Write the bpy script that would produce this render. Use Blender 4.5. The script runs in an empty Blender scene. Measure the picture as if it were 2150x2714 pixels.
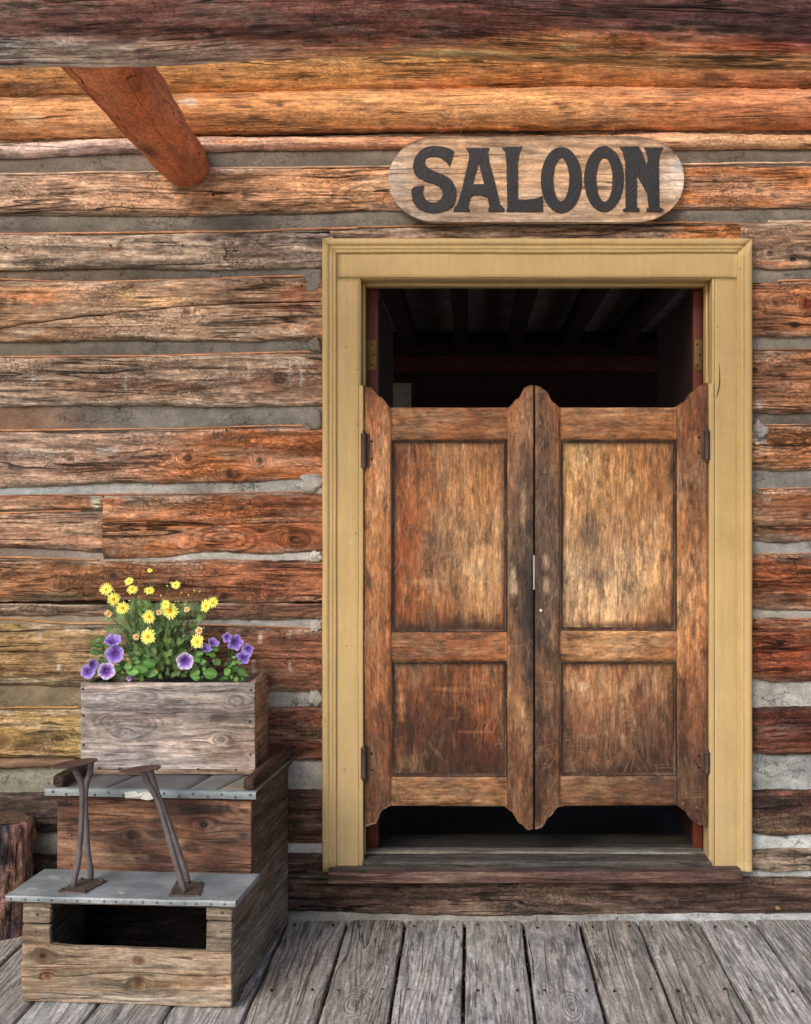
import bpy, bmesh, math, random
from mathutils import Vector, Matrix, noise as MN
random.seed(7)
SC = bpy.context.scene
COL = SC.collection
rad = math.radians

# ------------------------------------------------------------------ camera
D, F, EYE = 4.2, 3234.0, 1.395
cam_d = bpy.data.cameras.new('camera'); cam = bpy.data.objects.new('camera', cam_d)
COL.objects.link(cam); SC.camera = cam
cam.location = (0, -D, EYE); cam.rotation_euler = (rad(90), 0, 0)
cam_d.sensor_fit = 'HORIZONTAL'; cam_d.sensor_width = 36
cam_d.lens = F/2150*36
cam_d.shift_x = -(1249-1075)/2150; cam_d.shift_y = 4/2150
cam_d.clip_start = 0.05; cam_d.clip_end = 1000

# ------------------------------------------------------------------ sky + sun
SUN_EL, SUN_AZ = 32, 211
w = bpy.data.worlds.new('World'); SC.world = w; w.use_nodes = True
nt = w.node_tree; nt.nodes.clear()
sky = nt.nodes.new('ShaderNodeTexSky'); sky.sky_type = 'NISHITA'; sky.sun_disc = False
sky.sun_elevation = rad(SUN_EL); sky.sun_rotation = rad(SUN_AZ)
sky.air_density = 1.0; sky.dust_density = 4.0; sky.ozone_density = 1.0
bg = nt.nodes.new('ShaderNodeBackground'); bg.inputs['Strength'].default_value = 0.15
wo = nt.nodes.new('ShaderNodeOutputWorld')
nt.links.new(sky.outputs[0], bg.inputs[0]); nt.links.new(bg.outputs[0], wo.inputs[0])
sd = bpy.data.lights.new('sun', 'SUN'); sd.energy = 1.25; sd.angle = rad(30); sd.color = (1, .985, .965)
sun = bpy.data.objects.new('sun', sd); COL.objects.link(sun)
_a = rad(SUN_AZ); _e = rad(SUN_EL)
sdir = Vector((math.sin(_a)*math.cos(_e), math.cos(_a)*math.cos(_e), math.sin(_e)))
sun.rotation_euler = sdir.to_track_quat('Z', 'Y').to_euler(); sun.location = sdir*20
SC.view_settings.view_transform = 'Standard'; SC.view_settings.look = 'None'
SC.view_settings.gamma = 1; SC.view_settings.use_curve_mapping = False
SC.view_settings.exposure = 0.1

# ------------------------------------------------------------------ helpers
def lin(c):
    return tuple((v/255/12.92 if v/255 <= .04045 else ((v/255+.055)/1.055)**2.4) for v in c)
def W(px, py, y=0.0):
    d = D+y
    return Vector(((px-1249)*d/F, y, EYE-(py-1361)*d/F))
def WZ(px, py, z):
    d = F*(EYE-z)/(py-1361)
    return Vector(((px-1249)*d/F, d-D, z))
def X0(px): return (px-1249)/770.0
def Z0(py): return EYE-(py-1361)/770.0
def PX(x): return 1249+x*770
def PY(z): return 1361-(z-EYE)*770
def n1(x, y=0., z=0.): return MN.noise(Vector((x, y, z)))
def interp(pts, x):
    if x <= pts[0][0]: return pts[0][1]
    for (a, va), (b, vb) in zip(pts, pts[1:]):
        if x <= b:
            t = (x-a)/(b-a) if b > a else 0
            return va+(vb-va)*t
    return pts[-1][1]
def sinterp(pts, x):
    if x <= pts[0][0]: return pts[0][1]
    for (a, va), (b, vb) in zip(pts, pts[1:]):
        if x <= b:
            t = (x-a)/(b-a); t = t*t*(3-2*t)
            return va+(vb-va)*t
    return pts[-1][1]
def mixc(a, b, t): return tuple(a[i]+(b[i]-a[i])*t for i in range(3))
def colrow(xs, cols):
    cl = [lin(c) for c in cols]
    def f(x):
        if x <= xs[0]: return cl[0]
        for i in range(len(xs)-1):
            if x <= xs[i+1]:
                return mixc(cl[i], cl[i+1], (x-xs[i])/(xs[i+1]-xs[i]))
        return cl[-1]
    return f
def colgrid(xs, ys, rows, jit=.25):
    fr = [colrow(xs, r) for r in rows]
    def f(a, b):
        ja = n1(a*.012, b*.006, 3.1)*jit*(xs[-1]-xs[0]); jb = n1(a*.02, b*.004, 9.7)*jit*.6*(ys[-1]-ys[0])
        a += ja; b += jb
        if b <= ys[0]: return fr[0](a)
        for i in range(len(ys)-1):
            if b <= ys[i+1]:
                return mixc(fr[i](a), fr[i+1](a), (b-ys[i])/(ys[i+1]-ys[i]))
        return fr[-1](a)
    return f
def spots(base, lst, toab):
    """wood colour with discoloured patches: (a, b, ra, rb, colour, strength)"""
    L = [(a, b, ra, rb, lin(c), s) for a, b, ra, rb, c, s in lst]
    def f(p):
        c = base(p) if callable(base) else base
        a, b = toab(p)
        for (sa, sb, ra, rb, cc, s) in L:
            dx = (a-sa)/ra; dy = (b-sb)/rb
            d = dx*dx+dy*dy
            if d < 4:
                d += .8*n1(a*.03+sa, b*.06, 1.7)
                k = max(0., 1-d); k = min(1, k*1.6)*s
                if k > 0: c = mixc(c, cc, k)
        return c
    return f
pxy = lambda p: (PX(p[0]), PY(p[2]))

def smooth(me):
    me.polygons.foreach_set('use_smooth', [True]*len(me.polygons))
def props(o, label=None, cat=None, group=None, kind=None):
    if label: o['label'] = label
    if cat: o['category'] = cat
    if group: o['group'] = group
    if kind: o['kind'] = kind
    return o
def thing(name, loc=(0, 0, 0), rz=0, **k):
    o = bpy.data.objects.new(name, None); COL.objects.link(o)
    o.empty_display_size = .1
    o.location = loc; o.rotation_euler = (0, 0, rz)
    return props(o, **k)
def rootmat(o):
    m = Matrix.Identity(4)
    while o is not None:
        m = Matrix.LocRotScale(o.location, o.rotation_euler, o.scale) @ m
        o = o.parent
    return m
GAIN = {'worn_door_wood': (.84, .80, .74), 'weathered_beam_wood': (1.75, 1.38, 1.38), 'mortar': (.80, .82, .86), 'old_board_wood': (.84, .92, .97), 'deck_board_wood': (1.46, 1.58, 1.56),
        'rusty_inner_bark': (1.5, 1.35, 1.2), 'bark': (1.7, 1.6, 1.65), 'hewn_log_wood': (1.18, 1.27, 1.34), 'peeled_log_wood': (1.30, 1.42, 1.75), 'sign_board_wood': (.86, .88, .9)}
def mk(name, V, Fc, mat, parent=None, tint=None, gc=None, local=False, flat=False):
    """one mesh object; V in world space unless local"""
    inv = None if (local or parent is None) else rootmat(parent).inverted()
    me = bpy.data.meshes.new(name)
    me.from_pydata([tuple(inv @ Vector(v)) if inv else tuple(v) for v in V], [], Fc)
    if tint is not None:
        a = me.attributes.new('tint', 'FLOAT_COLOR', 'POINT')
        if callable(tint): cols = [tint(v) for v in V]
        elif isinstance(tint, list): cols = tint
        else: cols = [tint]*len(V)
        gn = GAIN.get(mat.name, (1, 1, 1)); buf = []
        for c in cols: buf += [min(.82, max(.001, c[0]*gn[0])), min(.8, max(.001, c[1]*gn[1])), min(.78, max(.001, c[2]*gn[2])), 1]
        a.data.foreach_set('color', buf)
    if gc is not None:
        g = me.attributes.new('gc', 'FLOAT_VECTOR', 'POINT')
        buf = []
        for v in gc: buf += [v[0], v[1], v[2]]
        g.data.foreach_set('vector', buf)
    if not flat: smooth(me)
    if mat: me.materials.append(mat)
    me.update()
    o = bpy.data.objects.new(name, me); COL.objects.link(o)
    if parent is not None: o.parent = parent
    return o
def gcof(V, axis, seed):
    r = random.Random(seed)
    ox, oy, oz = r.uniform(-40, 40), r.uniform(-40, 40), r.uniform(-40, 40)
    if axis == 'x': return [(v[0]+ox, v[2]+oy, v[1]+oz) for v in V]
    if axis == 'z': return [(v[2]+ox, v[0]+oy, v[1]+oz) for v in V]
    return [(v[1]+ox, v[0]+oy, v[2]+oz) for v in V]
def knots_of(lst, sc=1/770.):
    out = []
    for (a, b, ra, rb, c, st_) in lst:
        if sum(c) < 330 and ra <= 34 and rb >= 6 and ra < 3.2*rb: out.append((a, b, max(rb, ra*.6)*.72))
    return out
def bend(u, v, kn):
    """stream-function style deflection of the across-grain coordinate; all in the same unit"""
    for (a, b, r) in kn:
        dx, dy = (u-a)*.55, v-b
        d2 = dx*dx+dy*dy
        if d2 < (6*r)**2:
            if d2 > r*r: v = b+dy*(1-r*r/d2*.9)
            else: v = b+(math.sqrt(d2)-r)*.9+dy*.1
    return v
_seed = [100]
def ns():
    _seed[0] += 1; return _seed[0]

def grid_faces(nx, ny, off=0, flip=False):
    out = []
    for i in range(nx-1):
        for j in range(ny-1):
            a = off+i*ny+j; q = (a, a+1, a+ny+1, a+ny)
            out.append(q[::-1] if flip else q)
    return out

def rbox(name, parent, mat, size, loc, axis='x', tint=(.2, .2, .2), step=.025, r=.004, amp=.0012, M=None, warp=None, local=True, seed=None, kn=None):
    """board with rounded worn edges. size & loc (min corner) in the parent's space"""
    seed = seed or ns(); sx, sy, sz = size
    r = min(r, sx*.45, sy*.45, sz*.45)
    def ax(L):
        n = max(1, int(round((L-2*r)/step)))
        return [0, r*.3, r]+[r+(L-2*r)*i/n for i in range(1, n)]+[L-r, L-r*.3, L]
    A = (ax(sx), ax(sy), ax(sz)); n = [len(a) for a in A]
    idx = {}; V = []; Fc = []
    def vid(i, j, k):
        key = (i, j, k)
        if key in idx: return idx[key]
        p = [A[0][i], A[1][j], A[2][k]]
        q = [min(max(p[m], r), size[m]-r) for m in range(3)]
        d = Vector((p[0]-q[0], p[1]-q[1], p[2]-q[2]))
        if d.length > 1e-9: d = d.normalized()*r
        v = Vector(q)+d
        idx[key] = len(V); V.append(v); return idx[key]
    for m in range(3):
        u, w_ = (m+1) % 3, (m+2) % 3
        for side in (0, n[m]-1):
            for a in range(n[u]-1):
                for b in range(n[w_]-1):
                    q = []
                    for (da, db) in ((0, 0), (1, 0), (1, 1), (0, 1)):
                        t = [0, 0, 0]; t[m] = side; t[u] = a+da; t[w_] = b+db
                        q.append(vid(*t))
                    if side == 0: q.reverse()
                    Fc.append(q)
    G = gcof([Vector((v.x, v.y, bend(v.x, v.z, kn))) for v in V] if kn else V, axis, seed)
    out = []
    for v in V:
        s = seed*1.37
        f = {'x': (3, 14, 14), 'y': (14, 3, 14), 'z': (14, 14, 3)}[axis]
        nv = MN.noise_vector(Vector((v[0]*f[0]+s, v[1]*f[1], v[2]*f[2])))
        nv2 = MN.noise_vector(Vector((v[0]*f[0]*5+s, v[1]*f[1]*5, v[2]*f[2]*5)))
        p = v+nv*amp*1.6+nv2*amp*.6
        if warp: p = warp(p)
        p = p+Vector(loc)
        if M: p = M @ p
        out.append(p)
    return mk(name, out, Fc, mat, parent, tint, G, local=local)

def slab(name, parent, mat, x0, x1, top, bot, y0, y1, axis='z', tint=(.2, .2, .2), nx=12, nz=60, amp=.001, rnd=.003, seed=None, frontf=None):
    """upright board between curves top(x), bot(x); front face at y0 (towards the street), back at y1"""
    seed = seed or ns(); V = []; Fc = []
    tf = top if callable(top) else (lambda x: top); bf = bot if callable(bot) else (lambda x: bot)
    us = [0, .03]+[i/(nx-1) for i in range(1, nx-1)]+[.97, 1]; vs = [0, .008]+[i/(nz-1) for i in range(1, nz-1)]+[.992, 1]
    us = sorted(set(us)); vs = sorted(set(vs)); NX, NZ = len(us), len(vs)
    for face in (0, 1):
        for u in us:
            x = x0+(x1-x0)*u
            t, b = tf(x), bf(x)
            for v in vs:
                z = b+(t-b)*v
                e = min(u, 1-u)*(x1-x0); e2 = min(v, 1-v)*(t-b); e = min(e, e2)
                k = max(0, 1-e/rnd)**2*rnd
                if face == 0:
                    y = y0+k+amp*n1(x*(4 if axis == 'x' else 25)+seed, z*(4 if axis == 'z' else 25))*1.5
                    if frontf: y += frontf(x, z)
                else: y = y1
                V.append(Vector((x, y, z)))
    Fc += grid_faces(NX, NZ, 0, True); Fc += grid_faces(NX, NZ, NX*NZ, False)
    o2 = NX*NZ
    for i in range(NX-1):
        a, b = i*NZ, (i+1)*NZ; Fc.append((a, b, b+o2, a+o2))
        a, b = i*NZ+NZ-1, (i+1)*NZ+NZ-1; Fc.append((b, a, a+o2, b+o2))
    for j in range(NZ-1):
        a, b = j, j+1; Fc.append((b, a, a+o2, b+o2))
        a, b = (NX-1)*NZ+j, (NX-1)*NZ+j+1; Fc.append((a, b, b+o2, a+o2))
    o = mk(name, V, Fc, mat, parent, tint, gcof(V, axis, seed))
    return o

def catmull(pts, n=6):
    P = [Vector(p) for p in pts]; P = [P[0]*2-P[1]]+P+[P[-1]*2-P[-2]]
    out = []
    for i in range(1, len(P)-2):
        for k in range(n):
            t = k/n
            out.append(.5*((2*P[i])+(-P[i-1]+P[i+1])*t+(2*P[i-1]-5*P[i]+4*P[i+1]-P[i+2])*t*t+(-P[i-1]+3*P[i]-3*P[i+1]+P[i+2])*t**3))
    out.append(P[-2]); return out
def tube_geo(pts, radf, seg=10, V=None, Fc=None, cap=True):
    V = [] if V is None else V; Fc = [] if Fc is None else Fc
    n = len(pts); base = len(V); up = None
    for i, p in enumerate(pts):
        t = (pts[min(i+1, n-1)]-pts[max(i-1, 0)]).normalized()
        if up is None:
            up = Vector((0, 0, 1)) if abs(t.z) < .8 else Vector((1, 0, 0))
        a = t.cross(up).normalized(); up = a.cross(t).normalized()
        r = radf(i/(n-1)) if callable(radf) else radf
        for k in range(seg):
            an = 2*math.pi*k/seg
            V.append(p+a*math.cos(an)*r+up*math.sin(an)*r)
    for i in range(n-1):
        for k in range(seg):
            a = base+i*seg+k; b = base+i*seg+(k+1) % seg
            Fc.append((a, b, b+seg, a+seg))
    if cap:
        Fc.append(tuple(base+k for k in range(seg))[::-1]); Fc.append(tuple(base+(n-1)*seg+k for k in range(seg)))
    return V, Fc
def lathe_geo(prof, origin, axis='z', seg=12, V=None, Fc=None):
    """prof: (radius, height)"""
    V = [] if V is None else V; Fc = [] if Fc is None else Fc; base = len(V); o = Vector(origin)
    for (r, h) in prof:
        for k in range(seg):
            a = 2*math.pi*k/seg; c, s = r*math.cos(a), r*math.sin(a)
            V.append(o+Vector((c, s, h)) if axis == 'z' else (o+Vector((c, -h, s)) if axis == 'y' else o+Vector((h, c, s))))
    m = len(prof)
    for i in range(m-1):
        for k in range(seg):
            a = base+i*seg+k; b = base+i*seg+(k+1) % seg
            Fc.append((a, b, b+seg, a+seg))
    Fc.append(tuple(base+k for k in range(seg))[::-1]); Fc.append(tuple(base+(m-1)*seg+k for k in range(seg)))
    return V, Fc

# ------------------------------------------------------------------ materials
class NB:
    def __init__(s, name):
        s.m = bpy.data.materials.new(name); s.m.use_nodes = True; s.t = s.m.node_tree; s.t.nodes.clear()
        s.out = s.n('ShaderNodeOutputMaterial'); s.p = s.n('ShaderNodeBsdfPrincipled')
        s.l(s.p.outputs[0], s.out.inputs[0])
    def n(s, t): return s.t.nodes.new(t)
    def l(s, a, b): s.t.links.new(a, b)
    def put(s, sock, v):
        if hasattr(v, 'links'): s.l(v, sock)
        elif v is not None: sock.default_value = v
    def attr(s, name, out='Color'):
        a = s.n('ShaderNodeAttribute'); a.attribute_name = name; return a.outputs[out]
    def math(s, op, a, b=None, c=None, clamp=False):
        m = s.n('ShaderNodeMath'); m.operation = op; m.use_clamp = clamp
        s.put(m.inputs[0], a); s.put(m.inputs[1], b)
        if c is not None: s.put(m.inputs[2], c)
        return m.outputs[0]
    def vmul(s, v, k):
        m = s.n('ShaderNodeVectorMath'); m.operation = 'MULTIPLY'; s.put(m.inputs[0], v); m.inputs[1].default_value = k; return m.outputs[0]
    def vadd(s, v, k):
        m = s.n('ShaderNodeVectorMath'); m.operation = 'ADD'; s.put(m.inputs[0], v); s.put(m.inputs[1], k); return m.outputs[0]
    def noise(s, v, detail=2, rough=.55, scale=1, dist=0, out=0):
        t = s.n('ShaderNodeTexNoise'); s.put(t.inputs['Vector'], v); t.inputs['Scale'].default_value = scale
        t.inputs['Detail'].default_value = detail; t.inputs['Roughness'].default_value = rough; t.inputs['Distortion'].default_value = dist
        return t.outputs[out]
    def map(s, v, a, b, c=0., d=1., sm=False):
        m = s.n('ShaderNodeMapRange'); m.clamp = True
        if sm: m.interpolation_type = 'SMOOTHSTEP'
        s.put(m.inputs[0], v)
        for i, x in enumerate((a, b, c, d)): s.put(m.inputs[i+1], x)
        return m.outputs[0]
    def mix(s, f, a, b, mode='MIX'):
        m = s.n('ShaderNodeMix'); m.data_type = 'RGBA'; m.blend_type = mode
        s.put(m.inputs[0], f)
        for i, x in ((6, a), (7, b)):
            if isinstance(x, tuple) and len(x) == 3: x = x+(1,)
            s.put(m.inputs[i], x)
        return m.outputs[2]
    def scalec(s, col, f):
        m = s.n('ShaderNodeVectorMath'); m.operation = 'SCALE'; s.put(m.inputs[0], col); s.put(m.inputs[3], f); return m.outputs[0]
    def bump(s, h, dist=.004, strength=1., prev=None):
        b = s.n('ShaderNodeBump'); b.inputs['Strength'].default_value = strength; b.inputs['Distance'].default_value = dist
        s.l(h, b.inputs['Height'])
        if prev: s.l(prev, b.inputs['Normal'])
        s.l(b.outputs[0], s.p.inputs['Normal']); return b.outputs[0]

def wood(name, ring=.35, freq=26, fiber=.3, streak=.4, check=.8, hack=0., knot=.6, grey=.3, dark=.3, greyc=(190, 175, 160), sat=.3, bump=.003, rough=.8, spec=.25, scratch=0., rscale=(.9, 8, 8), orange=(.75, .33, .12), grit=.14, scuff=0., mvec=(1.9, 10, 10), mw=.07, svec=(4.5, 50, 50), fvec=(10, 118, 118), cvec=(14, 44, 44), warp=.02, desat=0.):
    b = NB(name); P = b.attr('gc', 'Vector'); T = b.attr('tint')
    wv = b.noise(b.vmul(P, (1.3, 5, 5)), 2, out=1)
    wv = b.vmul(b.vadd(wv, (-.5, -.5, -.5)), (.02, warp, warp)); Pw = b.vadd(P, wv)
    # knots
    vo = b.n('ShaderNodeTexVoronoi'); vo.feature = 'F1'; b.put(vo.inputs['Vector'], b.vmul(Pw, (2.6, 7.5, 7.5))); vo.inputs['Scale'].default_value = 1
    sep = b.n('ShaderNodeSeparateColor'); b.l(vo.outputs['Color'], sep.inputs[0])
    sel = b.math('GREATER_THAN', sep.outputs[0], 1-knot*.55)
    kd = vo.outputs['Distance']
    kb = b.math('MULTIPLY', b.map(kd, .42, .0, 0, 1, True), sel)
    kcore = b.math('MULTIPLY', b.map(kd, .10, .05, 0, 1, True), sel)
    # rings: contour lines of a stretched field, hills at knots
    rf = b.noise(b.vmul(Pw, rscale), 1.2, .4)
    rf = b.math('ADD', rf, b.math('MULTIPLY', kb, .55))
    ringn = b.math('SINE', b.math('MULTIPLY', rf, freq*2*math.pi/3))
    ringl = b.map(ringn, -.2, .95, 0, 1, True)
    fib = b.noise(b.vmul(Pw, fvec), 4, .75)
    stk = b.noise(b.vmul(Pw, svec), 6, .78)
    # drying checks
    cn = b.noise(b.vmul(Pw, (.55, 13, 13)), 3, .45)
    cm = b.map(b.noise(b.vmul(P, (2.6, 6, 6)), 2), .47, .58)
    chk = b.math('MULTIPLY', b.map(b.math('ABSOLUTE', b.math('SUBTRACT', cn, .5)), .010, .0015), cm)
    cn2 = b.noise(b.vmul(Pw, (2.4, 60, 60)), 2, .5)
    cm2 = b.map(b.noise(b.vmul(P, (5, 11, 11)), 2), .52, .62)
    chk2 = b.math('MULTIPLY', b.map(b.math('ABSOLUTE', b.math('SUBTRACT', cn2, .5)), .035, .008), cm2)
    chk = b.math('MAXIMUM', chk, b.math('MULTIPLY', chk2, .75))
    h = b.math('ADD', b.math('MULTIPLY', fib, .35), b.math('MULTIPLY', stk, .6))
    h = b.math('SUBTRACT', h, b.math('MULTIPLY', ringl, .3*(ring/.35)))
    h = b.math('SUBTRACT', h, b.math('MULTIPLY', chk, 1.8*check))
    f = b.map(stk, .37, .65, 1-streak, 1+streak*.75)
    f = b.math('MULTIPLY', f, b.map(fib, .36, .64, 1-fiber, 1+fiber))
    f = b.math('MULTIPLY', f, b.map(ringl, 0, 1, 1+ring*.35, 1-ring))
    if grit: f = b.math('MULTIPLY', f, b.map(b.noise(b.vmul(P, (55, 105, 105)), 4, .8), .38, .62, 1-grit*1.5, 1+grit*1.5))
    if scuff: f = b.math('MULTIPLY', f, b.map(b.noise(b.vmul(Pw, cvec), 7, .8), .38, .62, 1-scuff, 1+scuff*1.1))
    col = T
    # warm heartwood showing through
    so = b.map(b.noise(b.vmul(Pw, (2.2, 14, 14)), 3, .6), .45, .68, 0, sat)
    lum = b.n('ShaderNodeRGBToBW'); b.l(T, lum.inputs[0])
    og = b.scalec(orange, b.math('MULTIPLY', lum.outputs[0], 2.1))
    col = b.mix(so, col, og)
    gm = b.map(b.noise(b.vmul(Pw, mvec), 9, .74), .5, .5+mw, 0, grey)
    gcol = b.scalec(lin(greyc), b.map(lum.outputs[0], .02, .28, .22, 1.0))
    col = b.mix(gm, col, gcol)
    dm = b.map(b.noise(b.vmul(b.vadd(P, (7.3, 2.2, 1.1)), (mvec[0]*1.5, mvec[1]*1.5, mvec[2]*1.5)), 8, .76), .53, .54+mw, 0, dark)
    f = b.math('MULTIPLY', f, b.math('SUBTRACT', 1, dm))
    col = b.scalec(col, f)
    if hack > 0:
        hm = b.map(b.noise(b.vmul(P, (5, 9, 9)), 3, .6), .5, .58)
        hv = b.vmul(b.vadd(P, b.vmul(b.vadd(b.noise(P, 4, .7, 16, out=1), (-.5, -.5, -.5)), (.07, .045, .045))), (12, 15, 15))
        ve = b.n('ShaderNodeTexVoronoi'); ve.feature = 'DISTANCE_TO_EDGE'; b.put(ve.inputs['Vector'], hv)
        hk = b.math('MULTIPLY', b.map(ve.outputs['Distance'], .05, .012), hm)
        vb = b.n('ShaderNodeTexVoronoi'); vb.feature = 'F1'; b.put(vb.inputs['Vector'], hv)
        sb = b.n('ShaderNodeSeparateColor'); b.l(vb.outputs['Color'], sb.inputs[0])
        h = b.math('ADD', h, b.math('MULTIPLY', sb.outputs[1], .9*hack))
        col = b.scalec(col, b.map(sb.outputs[0], 0, 1, 1-.22*hack, 1+.28*hack))
        h = b.math('SUBTRACT', h, b.math('MULTIPLY', hk, 1.2*hack))
        col = b.mix(b.math('MULTIPLY', hk, .6*hack), col, b.scalec(T, .3))
    if scratch > 0:
        for k_, (ang, sc_) in enumerate((((1.0, .25), 9), ((.3, -1.0), 12), ((.8, .9), 15))):
            mp = b.n('ShaderNodeMapping'); mp.inputs['Rotation'].default_value = (0, 0, .5+k_*1.1); b.put(mp.inputs['Vector'], P)
            sn = b.noise(b.vmul(mp.outputs[0], (4, 40, 40)), 1, .4)
            sm_ = b.map(b.noise(b.vmul(P, (7+k_, 7, 7)), 1), .52, .62)
            sl = b.math('MULTIPLY', b.map(b.math('ABSOLUTE', b.math('SUBTRACT', sn, .5)), .012, .003), sm_)
            col = b.mix(b.math('MULTIPLY', sl, scratch), col, b.mix(.5, lin((205, 175, 140)), T))
    col = b.mix(b.math('MULTIPLY', kcore, .8), col, b.scalec(T, .22))
    col = b.mix(b.math('MULTIPLY', chk, check), col, b.scalec(T, .1))
    b.l(col, b.p.inputs['Base Color'])
    b.p.inputs['Roughness'].default_value = rough; b.p.inputs['Specular IOR Level'].default_value = spec
    b.bump(h, bump, 1)
    return b.m

M = {}
M['hewn'] = wood('hewn_log_wood', ring=.3, freq=20, fiber=.38, streak=.46, check=.95, hack=.5, knot=.5, grey=.36, dark=.52, sat=.15, greyc=(202, 178, 154), bump=.009, scuff=.24, grit=.18, warp=.03)
M['peeled'] = wood('peeled_log_wood', ring=.12, freq=12, fiber=.25, streak=.42, check=.9, hack=.25, knot=.5, grey=.25, dark=.5, sat=.15, scuff=.2, greyc=(225, 190, 150), bump=.006)
M['beam'] = wood('weathered_beam_wood', mvec=(3.5, 16, 16), scuff=.35, ring=.1, freq=12, fiber=.4, streak=.6, check=.95, hack=.25, knot=.3, grey=.45, dark=.65, sat=.25, greyc=(185, 165, 155), bump=.008)
M['old'] = wood('old_board_wood', ring=.2, freq=40, fiber=.3, streak=.4, check=.7, knot=.5, grey=.3, dark=.4, sat=.15, bump=.003, rscale=(.45, 9, 9), scuff=.2)
M['deck'] = wood('deck_board_wood', ring=.26, freq=60, fiber=.3, streak=.3, check=.6, knot=.45, grey=.25, dark=.35, sat=.08, bump=.006, greyc=(175, 172, 175), rscale=(.45, 7.5, 7.5), scuff=.16)
M['door'] = wood('worn_door_wood', ring=.1, freq=30, fiber=.36, streak=.34, check=.3, knot=.05, grey=.4, dark=.55, sat=.1, bump=.0015, rough=.55, spec=.35, scratch=.3, greyc=(205, 168, 128), scuff=.36, mvec=(5, 13, 13), mw=.07, svec=(6, 48, 48), fvec=(20, 120, 120), cvec=(14, 42, 42), warp=.04, grit=.12)
M['trim'] = wood('thin_trim_wood', ring=.1, freq=10, fiber=.25, streak=.3, check=.4, knot=.1, grey=.3, dark=.35, sat=.3, bump=.002, greyc=(215, 190, 165))
M['sign'] = wood('sign_board_wood', ring=.22, freq=26, fiber=.22, streak=.28, check=.6, knot=.3, grey=.3, dark=.25, sat=.3, bump=.002, greyc=(190, 172, 150), scratch=.15, scuff=.15)
M['bark'] = wood('bark', ring=.0, freq=10, fiber=.3, streak=.5, check=.9, hack=.7, knot=.3, grey=.35, dark=.7, sat=.3, bump=.012, greyc=(150, 125, 115))

def joist_mat():
    b = NB('rusty_inner_bark'); P = b.attr('gc', 'Vector'); T = b.attr('tint')
    a = b.noise(b.vmul(P, (6, 16, 16)), 6, .7); c = b.noise(b.vmul(P, (60, 110, 110)), 3, .7); d = b.noise(b.vmul(P, (2.5, 9, 9)), 3, .6)
    f = b.math('MULTIPLY', b.map(a, .3, .7, .6, 1.35), b.map(c, .3, .7, .6, 1.4))
    col = b.scalec(T, f)
    col = b.mix(b.map(d, .55, .66, 0, .65), col, b.scalec(T, .38))
    sp = b.map(b.noise(b.vmul(P, (45, 90, 90)), 2, .5), .66, .72)
    col = b.mix(b.math('MULTIPLY', sp, .6), col, lin((215, 165, 95)))
    cn = b.noise(b.vmul(P, (.8, 9, 9)), 3, .5); ck = b.map(b.math('ABSOLUTE', b.math('SUBTRACT', cn, .5)), .0028, .0006)
    col = b.mix(ck, col, b.scalec(T, .15))
    b.l(col, b.p.inputs['Base Color']); b.p.inputs['Roughness'].default_value = .85
    h = b.math('ADD', a, b.math('MULTIPLY', c, .5)); h = b.math('SUBTRACT', h, ck)
    b.bump(h, .006); return b.m
M['joist'] = joist_mat()

def mortar_mat():
    b = NB('mortar'); P = b.attr('gc', 'Vector'); T = b.attr('tint')
    a = b.noise(P, 6, .65, 9); c = b.noise(P, 3, .7, 160); g = b.noise(b.vmul(P, (3, 14, 14)), 4, .6)
    col = b.scalec(T, b.math('MULTIPLY', b.map(a, .35, .65, .68, 1.28), b.map(c, .35, .65, .78, 1.22)))
    col = b.scalec(col, b.map(g, .35, .6, .8, 1.1))
    Pn = b.vadd(P, b.vmul(b.noise(P, 5, .7, 14, out=1), (.14, .10, .10)))
    vo = b.n('ShaderNodeTexVoronoi'); vo.feature = 'DISTANCE_TO_EDGE'; b.put(vo.inputs['Vector'], b.vmul(Pn, (3.2, 6, 3)))
    mk_ = b.map(b.noise(P, 3, .6, 4.3), .53, .60)
    ck = b.math('MULTIPLY', b.map(vo.outputs['Distance'], .012, .003), mk_)
    col = b.mix(b.math('MULTIPLY', ck, .85), col, b.scalec(T, .22))
    b.l(col, b.p.inputs['Base Color']); b.p.inputs['Roughness'].default_value = .9
    h = b.math('ADD', b.math('MULTIPLY', c, .25), a); h = b.math('SUBTRACT', h, b.math('MULTIPLY', ck, 1.5))
    b.bump(h, .006); return b.m
M['mortar'] = mortar_mat()

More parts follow.
